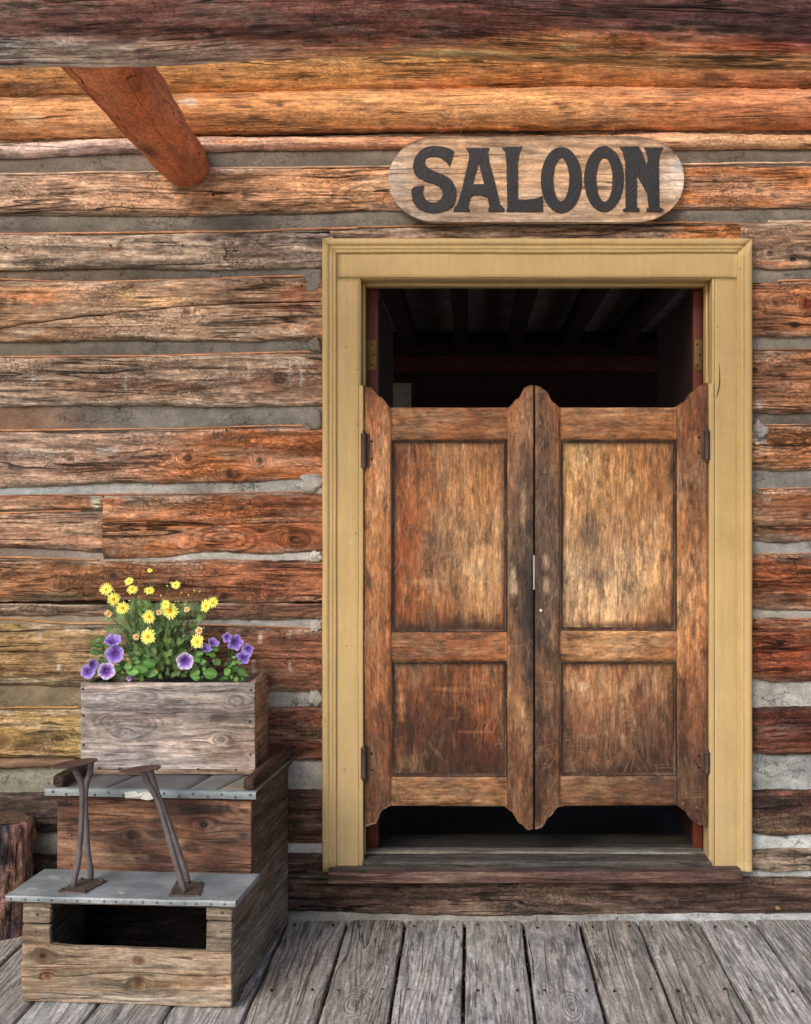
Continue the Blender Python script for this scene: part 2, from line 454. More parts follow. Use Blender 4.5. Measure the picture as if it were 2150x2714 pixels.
def paint_mat():
    b = NB('ochre_paint'); tc = b.n('ShaderNodeNewGeometry').outputs['Position']
    a = b.noise(tc, 4, .6, 5); c = b.noise(tc, 3, .7, 90); g = b.noise(b.vmul(tc, (60, 60, 4)), 3, .6)
    col = b.mix(b.map(a, .3, .7), lin((180, 152, 102)), lin((194, 166, 115)))
    sx = b.n('ShaderNodeSeparateXYZ'); b.l(tc, sx.inputs[0])
    low = b.map(b.math('ADD', sx.outputs[2], b.math('MULTIPLY', a, .5)), 1.5, .3)      # rain-splash dirt rising from the sill
    col = b.mix(b.math('MULTIPLY', low, .6), col, lin((172, 154, 118)))
    col = b.scalec(col, b.math('MULTIPLY', b.map(c, .3, .7, .95, 1.05), b.map(g, .35, .65, .955, 1.045)))
    dn = b.noise(b.vmul(tc, (30, 30, 7)), 5, .7)
    col = b.mix(b.math('MULTIPLY', b.map(dn, .62, .72), b.map(low, 0, 1, .15, .8)), col, lin((120, 98, 66)))
    vo = b.n('ShaderNodeTexVoronoi'); b.put(vo.inputs['Vector'], tc); vo.inputs['Scale'].default_value = 26
    sp = b.n('ShaderNodeSeparateColor'); b.l(vo.outputs['Color'], sp.inputs[0])
    chip = b.math('MULTIPLY', b.map(vo.outputs['Distance'], .09, .05), b.math('GREATER_THAN', sp.outputs[0], .74))
    col = b.mix(b.math('MULTIPLY', chip, .75), col, lin((95, 70, 45)))
    b.l(col, b.p.inputs['Base Color']); b.p.inputs['Roughness'].default_value = .5; b.p.inputs['Specular IOR Level'].default_value = .35
    h = b.math('ADD', b.math('MULTIPLY', g, .4), b.math('MULTIPLY', c, .2)); h = b.math('SUBTRACT', h, chip)
    b.bump(h, .0009); return b.m
M['paint'] = paint_mat()

def tinted(name, rough=.6, metal=0., var=.25, scale=30, bump=.001, spec=.4, sss=False):
    b = NB(name); T = b.attr('tint'); tc = b.n('ShaderNodeNewGeometry').outputs['Position']
    a = b.noise(tc, 5, .65, scale); c = b.noise(tc, 2, .6, scale*6)
    col = b.scalec(T, b.math('MULTIPLY', b.map(a, .3, .7, 1-var, 1+var), b.map(c, .3, .7, 1-var*.5, 1+var*.5)))
    b.l(col, b.p.inputs['Base Color']); b.p.inputs['Roughness'].default_value = rough
    b.p.inputs['Metallic'].default_value = metal; b.p.inputs['Specular IOR Level'].default_value = spec
    b.bump(b.math('ADD', a, c), bump)
    return b.m
M['iron'] = tinted('dark_rusted_iron', .55, .35, .35, 25, .0015)
M['zinc'] = tinted('galvanised_sheet', .55, .15, .22, 11, .0015)
M['slate'] = tinted('slate', .6, 0, .25, 14, .003)
M['brass'] = tinted('old_brass', .5, .6, .35, 40, .001)
M['black'] = tinted('weathered_black_paint', .6, 0, .3, 22, .002)
M['petal'] = tinted('petal', .55, 0, .08, 120, .0004)
M['leaf'] = tinted('leaf', .5, 0, .22, 60, .0006)
M['soil'] = tinted('soil', .95, 0, .5, 60, .01)
M['redpaint'] = tinted('red_brown_paint', .5, 0, .3, 30, .001)
M['dirt'] = tinted('street_dirt', .95, 0, .25, 3, .02)
M['paper'] = tinted('paper', .7, 0, .15, 20, .0005)
M['room'] = tinted('dark_room_wood', .7, 0, .4, 8, .003)

# ------------------------------------------------------------------ ground
g = mk('ground', [(-150, -150, -.42), (150, -150, -.42), (150, 150, -.42), (-150, 150, -.42)], [(0, 1, 2, 3)], M['dirt'], None, lin((196, 188, 174)), flat=True)
props(g, kind='structure')

# ------------------------------------------------------------------ boardwalk
bw = thing('boardwalk', (0, -.6, 0), kind='structure')
edges = [-3.05, -2.86, -2.65, -2.46, -2.26, -2.06, -1.86, -1.66, -1.46, -1.255, -1.065, -.85, -.632, -.425, -.226, -.022, .178, .373, .571, .78, .974, 1.17, 1.37, 1.56, 1.76, 1.97, 2.17, 2.36, 2.57]
rd = random.Random(3)
def deck_tint(i):
    base = [(150, 147, 149), (143, 141, 144), (152, 146, 143), (137, 132, 130), (158, 155, 158)][i % 5]
    k = rd.uniform(.94, 1.06)
    base = lin([min(255, v*k) for v in base]); brown = lin((122, 108, 98)); sd_ = rd.uniform(0, 99)
    def f(p):
        a = .5+.5*n1(p[0]*9+sd_, p[1]*2.2, 1.)
        b_ = max(0, min(1, (p[1]+.22)/.2)); b_ *= .45+.4*n1(p[0]*7, 3, sd_)  # darker towards the wall: the shade there is put into the board colour
        return mixc(base, brown, min(1, .5*a*a+.1+.6*max(0, b_)))
    return f
for i in range(len(edges)-1):
    x0, x1 = edges[i]+.0055, edges[i+1]-.0055
    tf = deck_tint(i); sd_ = rd.uniform(0, 50)
    near = -1.7 < x0 < 1.4
    jut = .0 if i % 3 else .012
    def wp(p, sd_=sd_, wd=x1-x0):
        k = 2*(p[0]/wd)-1
        return Vector((p[0]+.003*n1(p[1]*5+sd_, k*2), p[1], p[2]-.0025*k*k+.002*n1(p[1]*3, sd_)))
    pl = rbox('plank', bw, M['deck'], (x1-x0, 1.30+jut, .04), (x0, -1.285-jut, -.042+rd.uniform(-.002, .002)), 'y', tf, .02 if near else .1, .006, .0012, warp=wp, local=False, seed=300+i)
    if near:
        for yy in (-.07, -.62):
            for xx in (x0+.035, x1-.035):
                V, Fc = lathe_geo([(.004, -.006), (.0042, 0), (.002, .0012)], (xx+rd.uniform(-.008, .008), yy+rd.uniform(-.015, .015), 0), 'z', 8)
                mk('nail', V, Fc, M['iron'], pl, lin((45, 38, 36)))
for yy in (-1.2, -.65, -.12):
    rbox('joist', bw, M['old'], (5.6, .05, .16), (-3.05, yy-.025, -.21), 'x', lin((80, 70, 62)), .4, .004, local=False)
rbox('fascia_board', bw, M['old'], (5.66, .03, .2), (-3.07, -1.33, -.26), 'x', lin((110, 102, 98)), .2, .004, local=False)
# grit caught in the gaps
V = []; Fc = []
for e in edges[9:22]:
    for _ in range(26):
        c = Vector((e+rd.uniform(-.004, .004), rd.uniform(-.95, -.02), -.012+rd.uniform(-.006, .004))); s = rd.uniform(.0015, .004); b0 = len(V)
        for d in ((1, 0, 0), (-.6, .8, 0), (-.6, -.8, 0), (0, 0, 1)): V.append(c+Vector(d)*s)
        Fc += [(b0, b0+1, b0+3), (b0+1, b0+2, b0+3), (b0+2, b0, b0+3)]
props(mk('grit', V, Fc, M['soil'], bw, lin((130, 118, 105)), flat=True), kind='stuff')

# ------------------------------------------------------------------ log wall
wall = thing('log_wall', (0, .1, 0), label='weathered log wall with grey mortar chinking around the doorway', cat='log wall')
XL, XR = -3.0, 2.5
DL, DR = X0(885), X0(1962)          # the logs stop behind the door casing
def logp(name, x0, x1, top, bot, mat, tint, bulge=.012, p=6, yf=0., crack=None, seed=None, rows=20, edge=.0045, amp=.005, back=.06, parent=wall, fine=.0075, kn=()):
    """top / bot: (px, py) polylines in photo pixels on the wall face, turned into heights"""
    seed = seed or ns(); V = []; Fc = []; G = []; TT = []
    lo, hi = -1.72, 1.27
    xs = []; x = x0
    while x < x1-1e-6:
        xs.append(x); x += fine if lo < x < hi else .06
    xs.append(x1)
    ts = [i/rows for i in range(rows+1)]
    r = random.Random(seed); ox, oy = r.uniform(-30, 30), r.uniform(-30, 30)
    for x in xs:
        px = PX(x)
        zt = Z0(sinterp(top, px))+edge*(n1(x*7+ox, 1)+.7*n1(x*28+ox, 2)+.35*n1(x*90+ox, 2)); zb = Z0(sinterp(bot, px))+edge*(n1(x*7+ox, 5)+.7*n1(x*28+ox, 6)+.35*n1(x*90+ox, 2))
        row = []
        ck = None
        if crack:
            cp, cw = crack
            pz = Z0(interp(cp, px)+n1(px*.02, 4)*3); wd = cw*max(0, min(1, .55+.6*n1(px*.008+ox, 8)))
            if cp[0][0] < px < cp[-1][0] and zb < pz < zt:
                endf = min(1, (px-cp[0][0])/60, (cp[-1][0]-px)/60 if cp[-1][0] < 2150 and cp[-1][0] != 855 else 1)
                ck = ((zt-pz)/(zt-zb), wd*endf/(zt-zb))
            else: ck = (.5, 0)
        if ck:
            tc_, wt = ck; h2 = rows//2
            ta, tb = max(0, tc_-wt*.5), min(1, tc_+wt*.5); tt = [ta*i/h2 for i in range(h2+1)]+[tc_-wt*.34, tc_, tc_+wt*.34]+[tb+(1-tb)*i/h2 for i in range(h2+1)]
        else: tt = ts
        for q, t in enumerate(tt):
            z = zt+(zb-zt)*t
            y = yf-bulge*(1-abs(2*t-1)**p)+amp*(n1(x*3+ox, z*9+oy)+.5*n1(x*12+ox, z*22+oy, 2)+.25*n1(x*45, z*60+oy, 7))
            deep = bool(ck) and rows//2 < q < rows//2+4
            if deep: y += min(.028, ck[1]*(zt-zb)*6)
            row.append((x, y, z)); TT.append((t, deep and ck[1] > 0))
        TT.insert(len(TT)-len(row), (0, 0)); TT.append((1, 0))
        row = [(x, yf+back, zt-.001)]+row+[(x, yf+back, zb+.001)]
        V += row
    NY = len(V)//len(xs)
    Fc = grid_faces(len(xs), NY, 0, False)
    for k in (0, len(xs)-1):
        f = tuple(range(k*NY, k*NY+NY)); Fc.append(f if k else f[::-1])
    G = [(v[0]+ox*1.3, (Z0(bend(PX(v[0]), PY(v[2]), kn)) if kn else v[2])+oy*1.3, v[1]*1.0+seed*.77) for v in V]
    cols = [tint(v) if callable(tint) else tint for v in V]; lime = lin((205, 188, 168))
    if mat is M['hewn']:
        for i_, (v, (t, dp_)) in enumerate(zip(V, TT)):
            e_ = min(t, 1-t)*8
            if e_ < 1: cols[i_] = mixc(cols[i_], lime, min(1, sum(cols[i_])*2.2)*max(0, (1-e_)*(.35+.9*n1(v[0]*9+ox, v[2]*8, 3)))*.7)
            if dp_: cols[i_] = mixc(cols[i_], lin((26, 18, 16)), .85)
    return mk(name, V, Fc, mat, parent, cols, G)
def logtint(xs, cols, lst=()):
    f = colrow(xs, cols); s = ns()*.61
    def g(p):
        x = PX(p[0])
        c = f(x+120*n1(p[0]*2.5, p[2]*6, s))
        k = 1+.16*n1(p[0]*4+s, p[2]*16)+.1*n1(p[0]*13, p[2]*30+s)
        return (c[0]*k, c[1]*k, c[2]*k)
    return spots(g, lst, pxy) if lst else g
LX = [0, 280, 560, 850]; RX = [1990, 2150]
def lpoly(y0, y1, ym=None): return [(0, y0), (425, (y0+y1)/2 if ym is None else ym), (850, y1)]
T_ = 1.2588
def dd(*a): return [v*T_ for v in a]
# --- logs left of the doorway: (top-left, top-right, bottom-left, bottom-right) then colours
DK = (52, 36, 30); WH = (205, 190, 172); GR = (150, 140, 126)
left = [
 ('L5', (621, 618), (716, 708), [(168, 142, 121), (166, 141, 121), (165, 142, 123), (160, 138, 122)], [(60, 668, 60, 8, (175, 115, 78), .5), (300, 665, 45, 7, (172, 112, 75), .5), (558, 636, 13, 7, (80, 60, 50), .7), (430, 700, 120, 9, (125, 108, 92), .6)], None),
 ('L6', (746, 737), (906, 898), [(178, 132, 98), (176, 138, 110), (178, 142, 114), (158, 112, 84)], [(80, 790, 90, 25, (190, 122, 78), .7), (330, 788, 60, 12, (222, 180, 128), .8), (430, 800, 90, 14, (212, 168, 118), .7), (500, 828, 26, 14, (110, 82, 66), .8), (760, 875, 26, 9, (60, 45, 42), .9), (330, 892, 40, 7, (90, 70, 62), .7), (700, 880, 130, 14, (205, 180, 155), .55), (780, 800, 60, 40, (150, 84, 52), .6), (60, 880, 60, 18, (165, 150, 135), .5), (440, 884, 120, 16, (196, 165, 138), .5)], ([(-200, 905), (0, 872), (60, 862), (170, 846), (300, 832), (500, 812), (640, 805), (855, 800)], .010)),
 ('L7', (948, 937), (1077, 1074), [(170, 142, 122), (164, 134, 112), (160, 130, 110), (154, 118, 96)], [(230, 1020, 120, 18, (128, 84, 62), .7), (450, 1025, 130, 18, (126, 80, 56), .7), (700, 1020, 90, 25, (128, 86, 66), .7), (400, 1070, 420, 8, (205, 190, 170), .6), (760, 960, 90, 16, (196, 178, 160), .5), (745, 1010, 30, 18, (95, 75, 70), .6), (660, 985, 7, 26, (222, 210, 196), .6), (600, 975, 6, 18, (222, 210, 196), .5), (770, 985, 6, 34, (222, 210, 196), .5), (800, 1000, 5, 30, (222, 210, 196), .5), (335, 1010, 5, 34, (222, 210, 196), .5), (190, 990, 5, 30, (222, 210, 196), .5), (90, 1000, 5, 24, (222, 210, 196), .4)], None),
 ('L8', (1145, 1135), (1292, 1267), [(164, 134, 116), (178, 142, 120), (176, 108, 66), (166, 98, 60)], [(590, 1152, 30, 14, (95, 62, 44), .7), (620, 1258, 26, 13, (62, 42, 34), .8), (600, 1205, 60, 14, (200, 142, 96), .6), (690, 1222, 8, 20, (50, 34, 28), .8), (500, 1215, 7, 22, (110, 78, 60), .7), (360, 1165, 14, 14, (60, 44, 40), .7), (190, 1215, 16, 9, (60, 46, 42), .8), (90, 1200, 90, 12, (205, 190, 176), .5), (290, 1195, 40, 10, (214, 204, 192), .6), (240, 1245, 110, 22, (140, 88, 62), .5)], None),
 ('L10', (1482, 1486), (1594, 1595), [(152, 104, 72), (142, 96, 66), (146, 90, 62), (140, 86, 62)], [(303, 1525, 14, 12, (62, 42, 38), .8), (568, 1518, 13, 9, (66, 44, 38), .7), (595, 1580, 13, 10, (54, 36, 32), .85), (652, 1539, 9, 8, (60, 42, 36), .8), (700, 1500, 60, 7, (95, 66, 55), .6), (60, 1500, 60, 20, (176, 130, 96), .6), (160, 1553, 30, 10, (88, 60, 46), .7), (150, 1580, 110, 14, (120, 106, 80), .6), (450, 1492, 160, 7, (186, 150, 126), .5)], None),
 ('L10b', (1600, 1600), (1632, 1640), [(140, 118, 96), (128, 102, 84), (116, 84, 68), (112, 78, 62)], [(180, 1620, 30, 7, (70, 50, 44), .7)], None),
 ('L11', (1652, 1668), (1814, 1832), [(156, 122, 82), (160, 132, 98), (130, 86, 64), (126, 80, 60)], [(590, 1668, 12, 16, (70, 46, 38), .85), (30, 1655, 60, 14, (148, 128, 70), .6), (110, 1690, 60, 12, (188, 158, 122), .5), (60, 1800, 120, 14, (186, 168, 138), .6), (300, 1690, 60, 20, (170, 150, 128), .4), (760, 1700, 60, 18, (108, 66, 50), .5), (108, 1680, 7, 24, (214, 198, 178), .42), (182, 1665, 5, 12, (214, 198, 178), .42), (692, 1692, 7, 24, (214, 198, 178), .42), (768, 1680, 5, 14, (214, 198, 178), .42), (675, 1770, 8, 22, (214, 198, 178), .42), (770, 1765, 6, 18, (214, 198, 178), .42), (160, 1765, 5, 14, (222, 210, 196), .6)], ([(-200, 1722), (0, 1726), (300, 1728), (600, 1742), (855, 1747)], .004)),
 ('L12', (1882, 1872), (2006, 2016), [(158, 126, 78), (160, 134, 88), (120, 76, 58), (108, 66, 50)], [(155, 1955, 22, 10, (70, 52, 36), .8), (8, 1960, 30, 20, (84, 58, 38), .7), (80, 1975, 90, 12, (120, 88, 52), .6), (110, 1915, 80, 14, (186, 160, 112), .5), (815, 1909, 12, 6, (50, 32, 28), .8), (780, 1990, 30, 14, (92, 54, 42), .6)], None),
 ('L13', (2100, 2092), (2205, 2234), [(60, 46, 42), (58, 44, 40), (84, 58, 50), (88, 58, 48)], [(60, 2130, 60, 18, (36, 28, 28), .7), (780, 2112, 16, 12, (60, 40, 36), .8), (800, 2150, 40, 12, (120, 78, 60), .5)], None),
 ('L14', (2262, 2262), (2316, 2316), [(66, 52, 48), (66, 52, 48), (76, 58, 52), (78, 58, 50)], [], None)]
for nm, (tl, tr), (bl, br), cols, sp, ck in left:
    lt = lambda pts: [(0, pts[0]), (850, pts[1])]
    logp('log', XL, DL, [(-200, tl+3), (0, tl), (300, tl+(tr-tl)*.4+4), (600, tl+(tr-tl)*.7-2), (850, tr)], [(0, bl), (300, bl+(br-bl)*.35-3), (600, bl+(br-bl)*.7+4), (850, br)], M['hewn'], logtint(LX, cols, sp), crack=ck, kn=knots_of(sp), p=12, bulge=.012 if nm != 'L10b' else .004, rows=24 if nm != 'L10b' else 8)
# the pieced log course
logp('log', XL, X0(274.6), [(0, 1314), (274, 1314)], [(0, 1350), (274, 1352)], M['hewn'], logtint(LX, [(160, 112, 84), (150, 104, 78), (150, 100, 70), (150, 100, 70)], [(255, 1330, 14, 30, (180, 172, 150), .9)]), bulge=.004, rows=8)
logp('log', XL, X0(274.4), [(0, 1362), (274, 1357)], [(0, 1450), (274, 1462)], M['hewn'], logtint(LX, [(172, 128, 102), (168, 124, 98), (160, 110, 80), (150, 100, 70)], [(120, 1450, 110, 14, (122, 100, 82), .7)]), rows=16)
logp('log', X0(275.2), DL, [(274, 1318), (600, 1312), (850, 1308)], [(274, 1482), (420, 1478), (560, 1462), (700, 1468), (855, 1460)], M['hewn'], logtint(LX, [(150, 95, 60), (168, 108, 70), (170, 100, 62), (148, 88, 58)], [(370, 1332, 70, 12, (56, 44, 42), .85), (535, 1332, 16, 7, (60, 42, 36), .8), (645, 1347, 22, 6, (56, 40, 34), .8), (780, 1320, 12, 5, (70, 40, 30), .7), (300, 1462, 22, 14, (84, 54, 40), .7), (497, 1443, 12, 10, (92, 58, 40), .7), (785, 1432, 30, 14, (76, 46, 34), .8), (690, 1440, 60, 10, (120, 70, 46), .5), (600, 1375, 120, 8, (190, 128, 84), .5)]), kn=[(497, 1443, 16), (785, 1432, 26), (300, 1462, 14)], p=12, crack=([(270, 1392), (420, 1392), (560, 1393), (700, 1386), (855, 1384)], .004), rows=24)
# ledge board above the low chinking on the far left
logp('log', XL, X0(200), [(0, 2008), (200, 2010)], [(0, 2034), (200, 2030)], M['trim'], logtint(LX, [(135, 108, 88), (120, 96, 78), (120, 96, 78), (120, 96, 78)]), bulge=.01, yf=-.012, rows=6)
right = [
 ((592, 590), (712, 708), [(138, 108, 88), (150, 116, 92)], [(2040, 672, 18, 7, (50, 34, 30), .8), (2100, 688, 10, 8, (60, 40, 34), .7), (2080, 700, 80, 9, (182, 96, 52), .6)], None),
 ((750, 747), (892, 890), [(140, 92, 66), (168, 106, 70)], [(2053, 804, 10, 8, (44, 28, 26), .85), (2135, 806, 24, 14, (118, 42, 26), .9), (2060, 835, 100, 5, (50, 36, 32), .7), (2105, 864, 16, 7, (54, 36, 32), .8), (2105, 780, 12, 6, (60, 42, 36), .7)], ([(1995, 822), (2080, 838), (2200, 842)], .004)),
 ((932, 930), (1094, 1092), [(150, 106, 80), (170, 112, 76)], [(2074, 995, 14, 5, (46, 30, 28), .85), (2148, 1028, 12, 10, (56, 36, 30), .8), (2060, 970, 12, 4, (60, 40, 36), .7), (2010, 1065, 16, 16, (176, 165, 150), .7), (2020, 950, 30, 12, (190, 165, 140), .5)], ([(2030, 1010), (2150, 1005), (2300, 1004)], .004)),
 ((1132, 1130), (1246, 1244), [(172, 118, 80), (172, 110, 72)], [(2056, 1209, 9, 8, (60, 38, 32), .8), (2014, 1145, 24, 34, (176, 172, 164), .9)], ([(1990, 1182), (2300, 1182)], .003)),
 ((1300, 1298), (1436, 1432), [(152, 108, 80), (152, 90, 58)], [(2130, 1364, 12, 10, (46, 30, 26), .85), (2030, 1320, 12, 24, (178, 158, 138), .6), (2060, 1424, 70, 9, (186, 168, 150), .6)], None),
 ((1470, 1472), (1614, 1618), [(140, 78, 50), (150, 84, 50)], [(2003, 1548, 13, 8, (56, 34, 28), .8), (2090, 1485, 50, 9, (74, 58, 52), .7), (2060, 1580, 60, 9, (70, 46, 38), .6), (2130, 1520, 40, 9, (70, 44, 36), .6)], None),
 ((1640, 1640), (1804, 1806), [(126, 66, 42), (130, 66, 42)], [(2067, 1700, 14, 7, (30, 20, 20), .85), (2010, 1773, 24, 7, (34, 22, 22), .8), (2138, 1742, 16, 12, (66, 38, 32), .7), (2080, 1655, 80, 7, (160, 92, 58), .5), (2062, 1755, 9, 5, (34, 22, 22), .8)], ([(1990, 1723), (2070, 1722), (2300, 1724)], .004)),
 ((1873, 1873), (1998, 1998), [(92, 50, 38), (84, 44, 34)], [(2000, 1932, 12, 10, (40, 26, 24), .8), (2100, 1985, 90, 8, (126, 82, 60), .6), (2100, 1925, 60, 20, (66, 36, 30), .5)], None),
 ((2093, 2093), (2212, 2212), [(84, 58, 48), (74, 50, 42)], [(2050, 2130, 90, 20, (42, 34, 36), .7), (2090, 2200, 90, 10, (124, 88, 62), .6), (2100, 2098, 90, 5, (140, 76, 54), .5)], None),
 ((2250, 2249), (2309, 2308), [(112, 96, 86), (118, 102, 90)], [(2042, 2300, 14, 8, (40, 30, 28), .85)], None)]
for (tl, tr), (bl, br), cols, sp, ck in right:
    logp('log', DR, XR, [(1990, tl+3), (2050, tl-2), (2150, tr)], [(1990, bl-4), (2060, bl+3), (2150, br)], M['hewn'], logtint(RX, cols, sp), crack=ck, kn=knots_of(sp), p=12, bulge=.012, rows=22)
# --- full-width courses above the doorway
FX = [0, 425, 850, 1400, 1800, 2150]
logp('log', XL, XR, [(0, 60), (2150, 40)], [(0, 259), (220, 254), (440, 248), (1070, 235), (1600, 228), (2150, 234)], M['peeled'], logtint(FX, [(196, 138, 84), (204, 148, 88), (208, 150, 88), (204, 136, 76), (198, 134, 80), (186, 126, 82)], [(1900, 215, 60, 8, (70, 44, 34), .8), (1850, 190, 60, 6, (64, 42, 34), .8), (90, 240, 110, 8, (96, 74, 64), .7), (330, 245, 100, 7, (100, 76, 62), .6), (1400, 226, 400, 5, (150, 96, 60), .5)]), bulge=.095, p=2, yf=.0, rows=26, amp=.004, seed=501)
logp('log', XL, XR, [(0, 258), (440, 248), (1070, 236), (1600, 230), (2150, 236)], [(0, 366), (360, 364), (560, 350), (1070, 342), (2150, 341)], M['peeled'], logtint(FX, [(190, 132, 82), (188, 124, 72), (200, 136, 80), (202, 140, 84), (194, 122, 74), (184, 116, 72)], [(1920, 300, 150, 18, (176, 104, 66), .5), (510, 285, 30, 14, (190, 168, 140), .8), (640, 290, 30, 12, (120, 74, 48), .5), (750, 293, 10, 6, (80, 50, 36), .8), (1140, 290, 16, 8, (130, 78, 46), .7), (1470, 288, 10, 8, (110, 66, 40), .7), (90, 330, 40, 22, (215, 170, 120), .6), (300, 262, 400, 9, (112, 84, 62), .5), (1400, 246, 700, 7, (140, 90, 58), .5)]), bulge=.055, p=2.2, yf=-.005, rows=24, amp=.004, seed=502)
logp('log', XL, XR, [(0, 366), (2150, 338)], [(0, 384), (560, 364), (1080, 366), (1500, 362), (2150, 358)], M['hewn'], logtint(FX, [(150, 120, 96), (140, 110, 86), (120, 96, 76), (112, 80, 58), (122, 94, 74), (132, 104, 84)], [(1430, 344, 20, 12, (36, 28, 26), .9), (1350, 346, 40, 8, (60, 44, 36), .7)]), bulge=-.004, yf=.014, rows=7, seed=503)
logp('log', XL, XR, [(0, 380), (360, 366), (560, 362), (1080, 362), (1500, 360), (1800, 352), (2150, 357)], [(0, 420), (380, 402), (560, 399), (1080, 395), (1500, 396), (2150, 394)], M['peeled'], logtint(FX, [(196, 166, 144), (192, 156, 130), (196, 138, 98), (180, 118, 76), (200, 148, 104), (198, 142, 96)], [(1850, 371, 8, 4, (60, 40, 30), .8), (2120, 372, 12, 6, (110, 70, 48), .7), (620, 378, 60, 9, (206, 128, 76), .6)]), bulge=.02, p=2.5, yf=.0, rows=12, seed=504)
logp('log', XL, XR, [(0, 466), (420, 458), (560, 448), (1030, 446), (1500, 444), (2150, 440)], [(0, 568), (400, 572), (700, 566), (1040, 557), (1830, 553), (2150, 550)], M['hewn'], logtint(FX, [(184, 146, 120), (188, 142, 110), (194, 136, 94), (190, 124, 80), (198, 122, 72), (196, 120, 72)], [(650, 517, 9, 7, (90, 60, 46), .8), (780, 474, 7, 5, (80, 54, 42), .8), (1895, 483, 9, 6, (70, 44, 34), .8), (2010, 508, 16, 9, (84, 56, 44), .8), (2046, 521, 10, 5, (60, 40, 34), .8), (60, 515, 70, 9, (130, 104, 88), .5), (560, 520, 60, 30, (204, 140, 92), .5), (1700, 530, 100, 22, (206, 128, 70), .5)]), bulge=.016, rows=24, seed=505)
logp('log', DL-.012, DR+.012, [(850, 612), (1100, 603), (1500, 596), (1850, 594), (2000, 592)], [(850, 660), (2000, 660)], M['hewn'], logtint([850, 1400, 1780, 1850, 1990], [(134, 108, 90), (138, 108, 90), (128, 100, 84), (186, 112, 62), (178, 110, 66)]), bulge=.006, rows=14, seed=506)
# sill log under the doorway, full width
logp('log', XL, XR, [(0, 2322), (2150, 2323)], [(0, 2416), (750, 2414), (1300, 2428), (1700, 2422), (2150, 2420)], M['hewn'], logtint(FX, [(74, 58, 52), (76, 60, 54), (84, 62, 54), (108, 88, 78), (92, 72, 64), (80, 60, 52)], [(765, 2352, 18, 12, (44, 34, 32), .8), (1052, 2354, 14, 9, (50, 38, 34), .8), (1640, 2352, 14, 9, (60, 46, 42), .7), (1350, 2400, 12, 16, (70, 66, 62), .8), (2060, 2403, 6, 6, (190, 160, 110), .9), (1400, 2370, 160, 18, (120, 98, 84), .5)]), bulge=.012, rows=22, seed=507, yf=.0)
# --- chinking
def chink(x0, x1, top, bot, colr, seed=None, y0=.016, y1=.004, fine=.012, mid=None):
    seed = seed or ns(); V = []; Fc = []; xs = []; x = x0
    while x < x1-1e-6:
        xs.append(x); x += fine if -1.72 < x < 1.27 else .08
    xs.append(x1); R = 10
    for x in xs:
        px = PX(x); zt = Z0(interp(top, px))+.012; zb = Z0(interp(bot, px))-.012
        for j in range(R+1):
            t = j/R; z = zt+(zb-zt)*t
            y = y0+(y1-y0)*t-.006*math.sin(math.pi*t)+.004*n1(x*6+seed, z*16)+.0022*n1(x*24, z*50+seed)
            V.append((x, y, z))
    G = [(v[0]+seed*3.3, v[2]+seed*1.7, v[1]) for v in V]
    return mk('chinking', V, grid_faces(len(xs), R+1), M['mortar'], wall, colr, G)
def ctint(xs, cols): return logtint(xs, cols)
CL = [  # left: top l/r, bottom l/r, colours
 ((714, 708), (744, 728), [(126, 106, 88), (112, 98, 84), (112, 104, 94), (130, 124, 114)]),
 ((906, 898), (946, 931), [(124, 114, 100), (122, 114, 102), (124, 116, 106), (140, 134, 124)]),
 ((1078, 1074), (1138, 1128), [(150, 116, 92), (132, 124, 114), (132, 126, 116), (140, 134, 124)]),
 ((1290, 1267), (1312, 1304), [(180, 188, 188), (176, 172, 166), (172, 168, 160), (182, 178, 172)]),
 ((1450, 1462), (1482, 1486), [(120, 96, 78), (170, 160, 150), (188, 184, 176), (190, 186, 178)]),
 ((1630, 1632), (1654, 1668), [(146, 128, 104), (150, 136, 116), (170, 164, 154), (176, 170, 162)]),
 ((1814, 1832), (1880, 1874), [(134, 118, 92), (138, 122, 96), (168, 164, 152), (178, 174, 166)]),
 ((2008, 2014), (2102, 2094), [(158, 154, 138), (154, 150, 136), (164, 160, 150), (166, 162, 154)]),
 ((2205, 2234), (2262, 2262), [(160, 156, 142), (160, 156, 142), (186, 182, 174), (196, 192, 184)]),
 ((2314, 2314), (2324, 2324), [(90, 84, 76), (90, 84, 76), (90, 84, 76), (90, 84, 76)])]
for (a, b), (c, d), cols in CL:
    chink(XL, DL, [(0, a), (850, b)], [(0, c), (850, d)], ctint(LX, cols))
chink(XL, X0(274), [(0, 1350), (274, 1352)], [(0, 1362), (274, 1358)], ctint(LX, [(120, 100, 84)]*4))
CR = [((710, 710), (740, 738), [(140, 130, 118), (132, 122, 110)]), ((893, 892), (925, 923), [(136, 128, 118), (134, 126, 116)]),
      ((1095, 1094), (1124, 1122), [(120, 112, 104), (116, 108, 98)]), ((1247, 1246), (1296, 1294), [(140, 136, 130), (136, 132, 126)]),
      ((1434, 1434), (1468, 1468), [(160, 158, 152), (156, 154, 150)]), ((1615, 1617), (1640, 1640), [(172, 166, 156), (168, 164, 154)]),
      ((1806, 1806), (1873, 1873), [(174, 172, 164), (168, 166, 158)]), ((1999, 1999), (2093, 2093), [(158, 160, 156), (156, 158, 156)]),
      ((2213, 2213), (2250, 2250), [(184, 188, 186), (184, 188, 188)]), ((2307, 2307), (2324, 2324), [(170, 174, 172), (180, 184, 182)])]
for (a, b), (c, d), cols in CR:
    chink(DR, XR, [(1990, a), (2150, b)], [(1990, c), (2150, d)], ctint(RX, cols))
chink(XL, XR, [(0, 416), (560, 398), (2150, 394)], [(0, 460), (1040, 442), (2150, 432)], ctint(FX, [(128, 112, 98), (122, 108, 94), (124, 110, 94), (120, 106, 90), (112, 98, 84), (112, 98, 84)]))
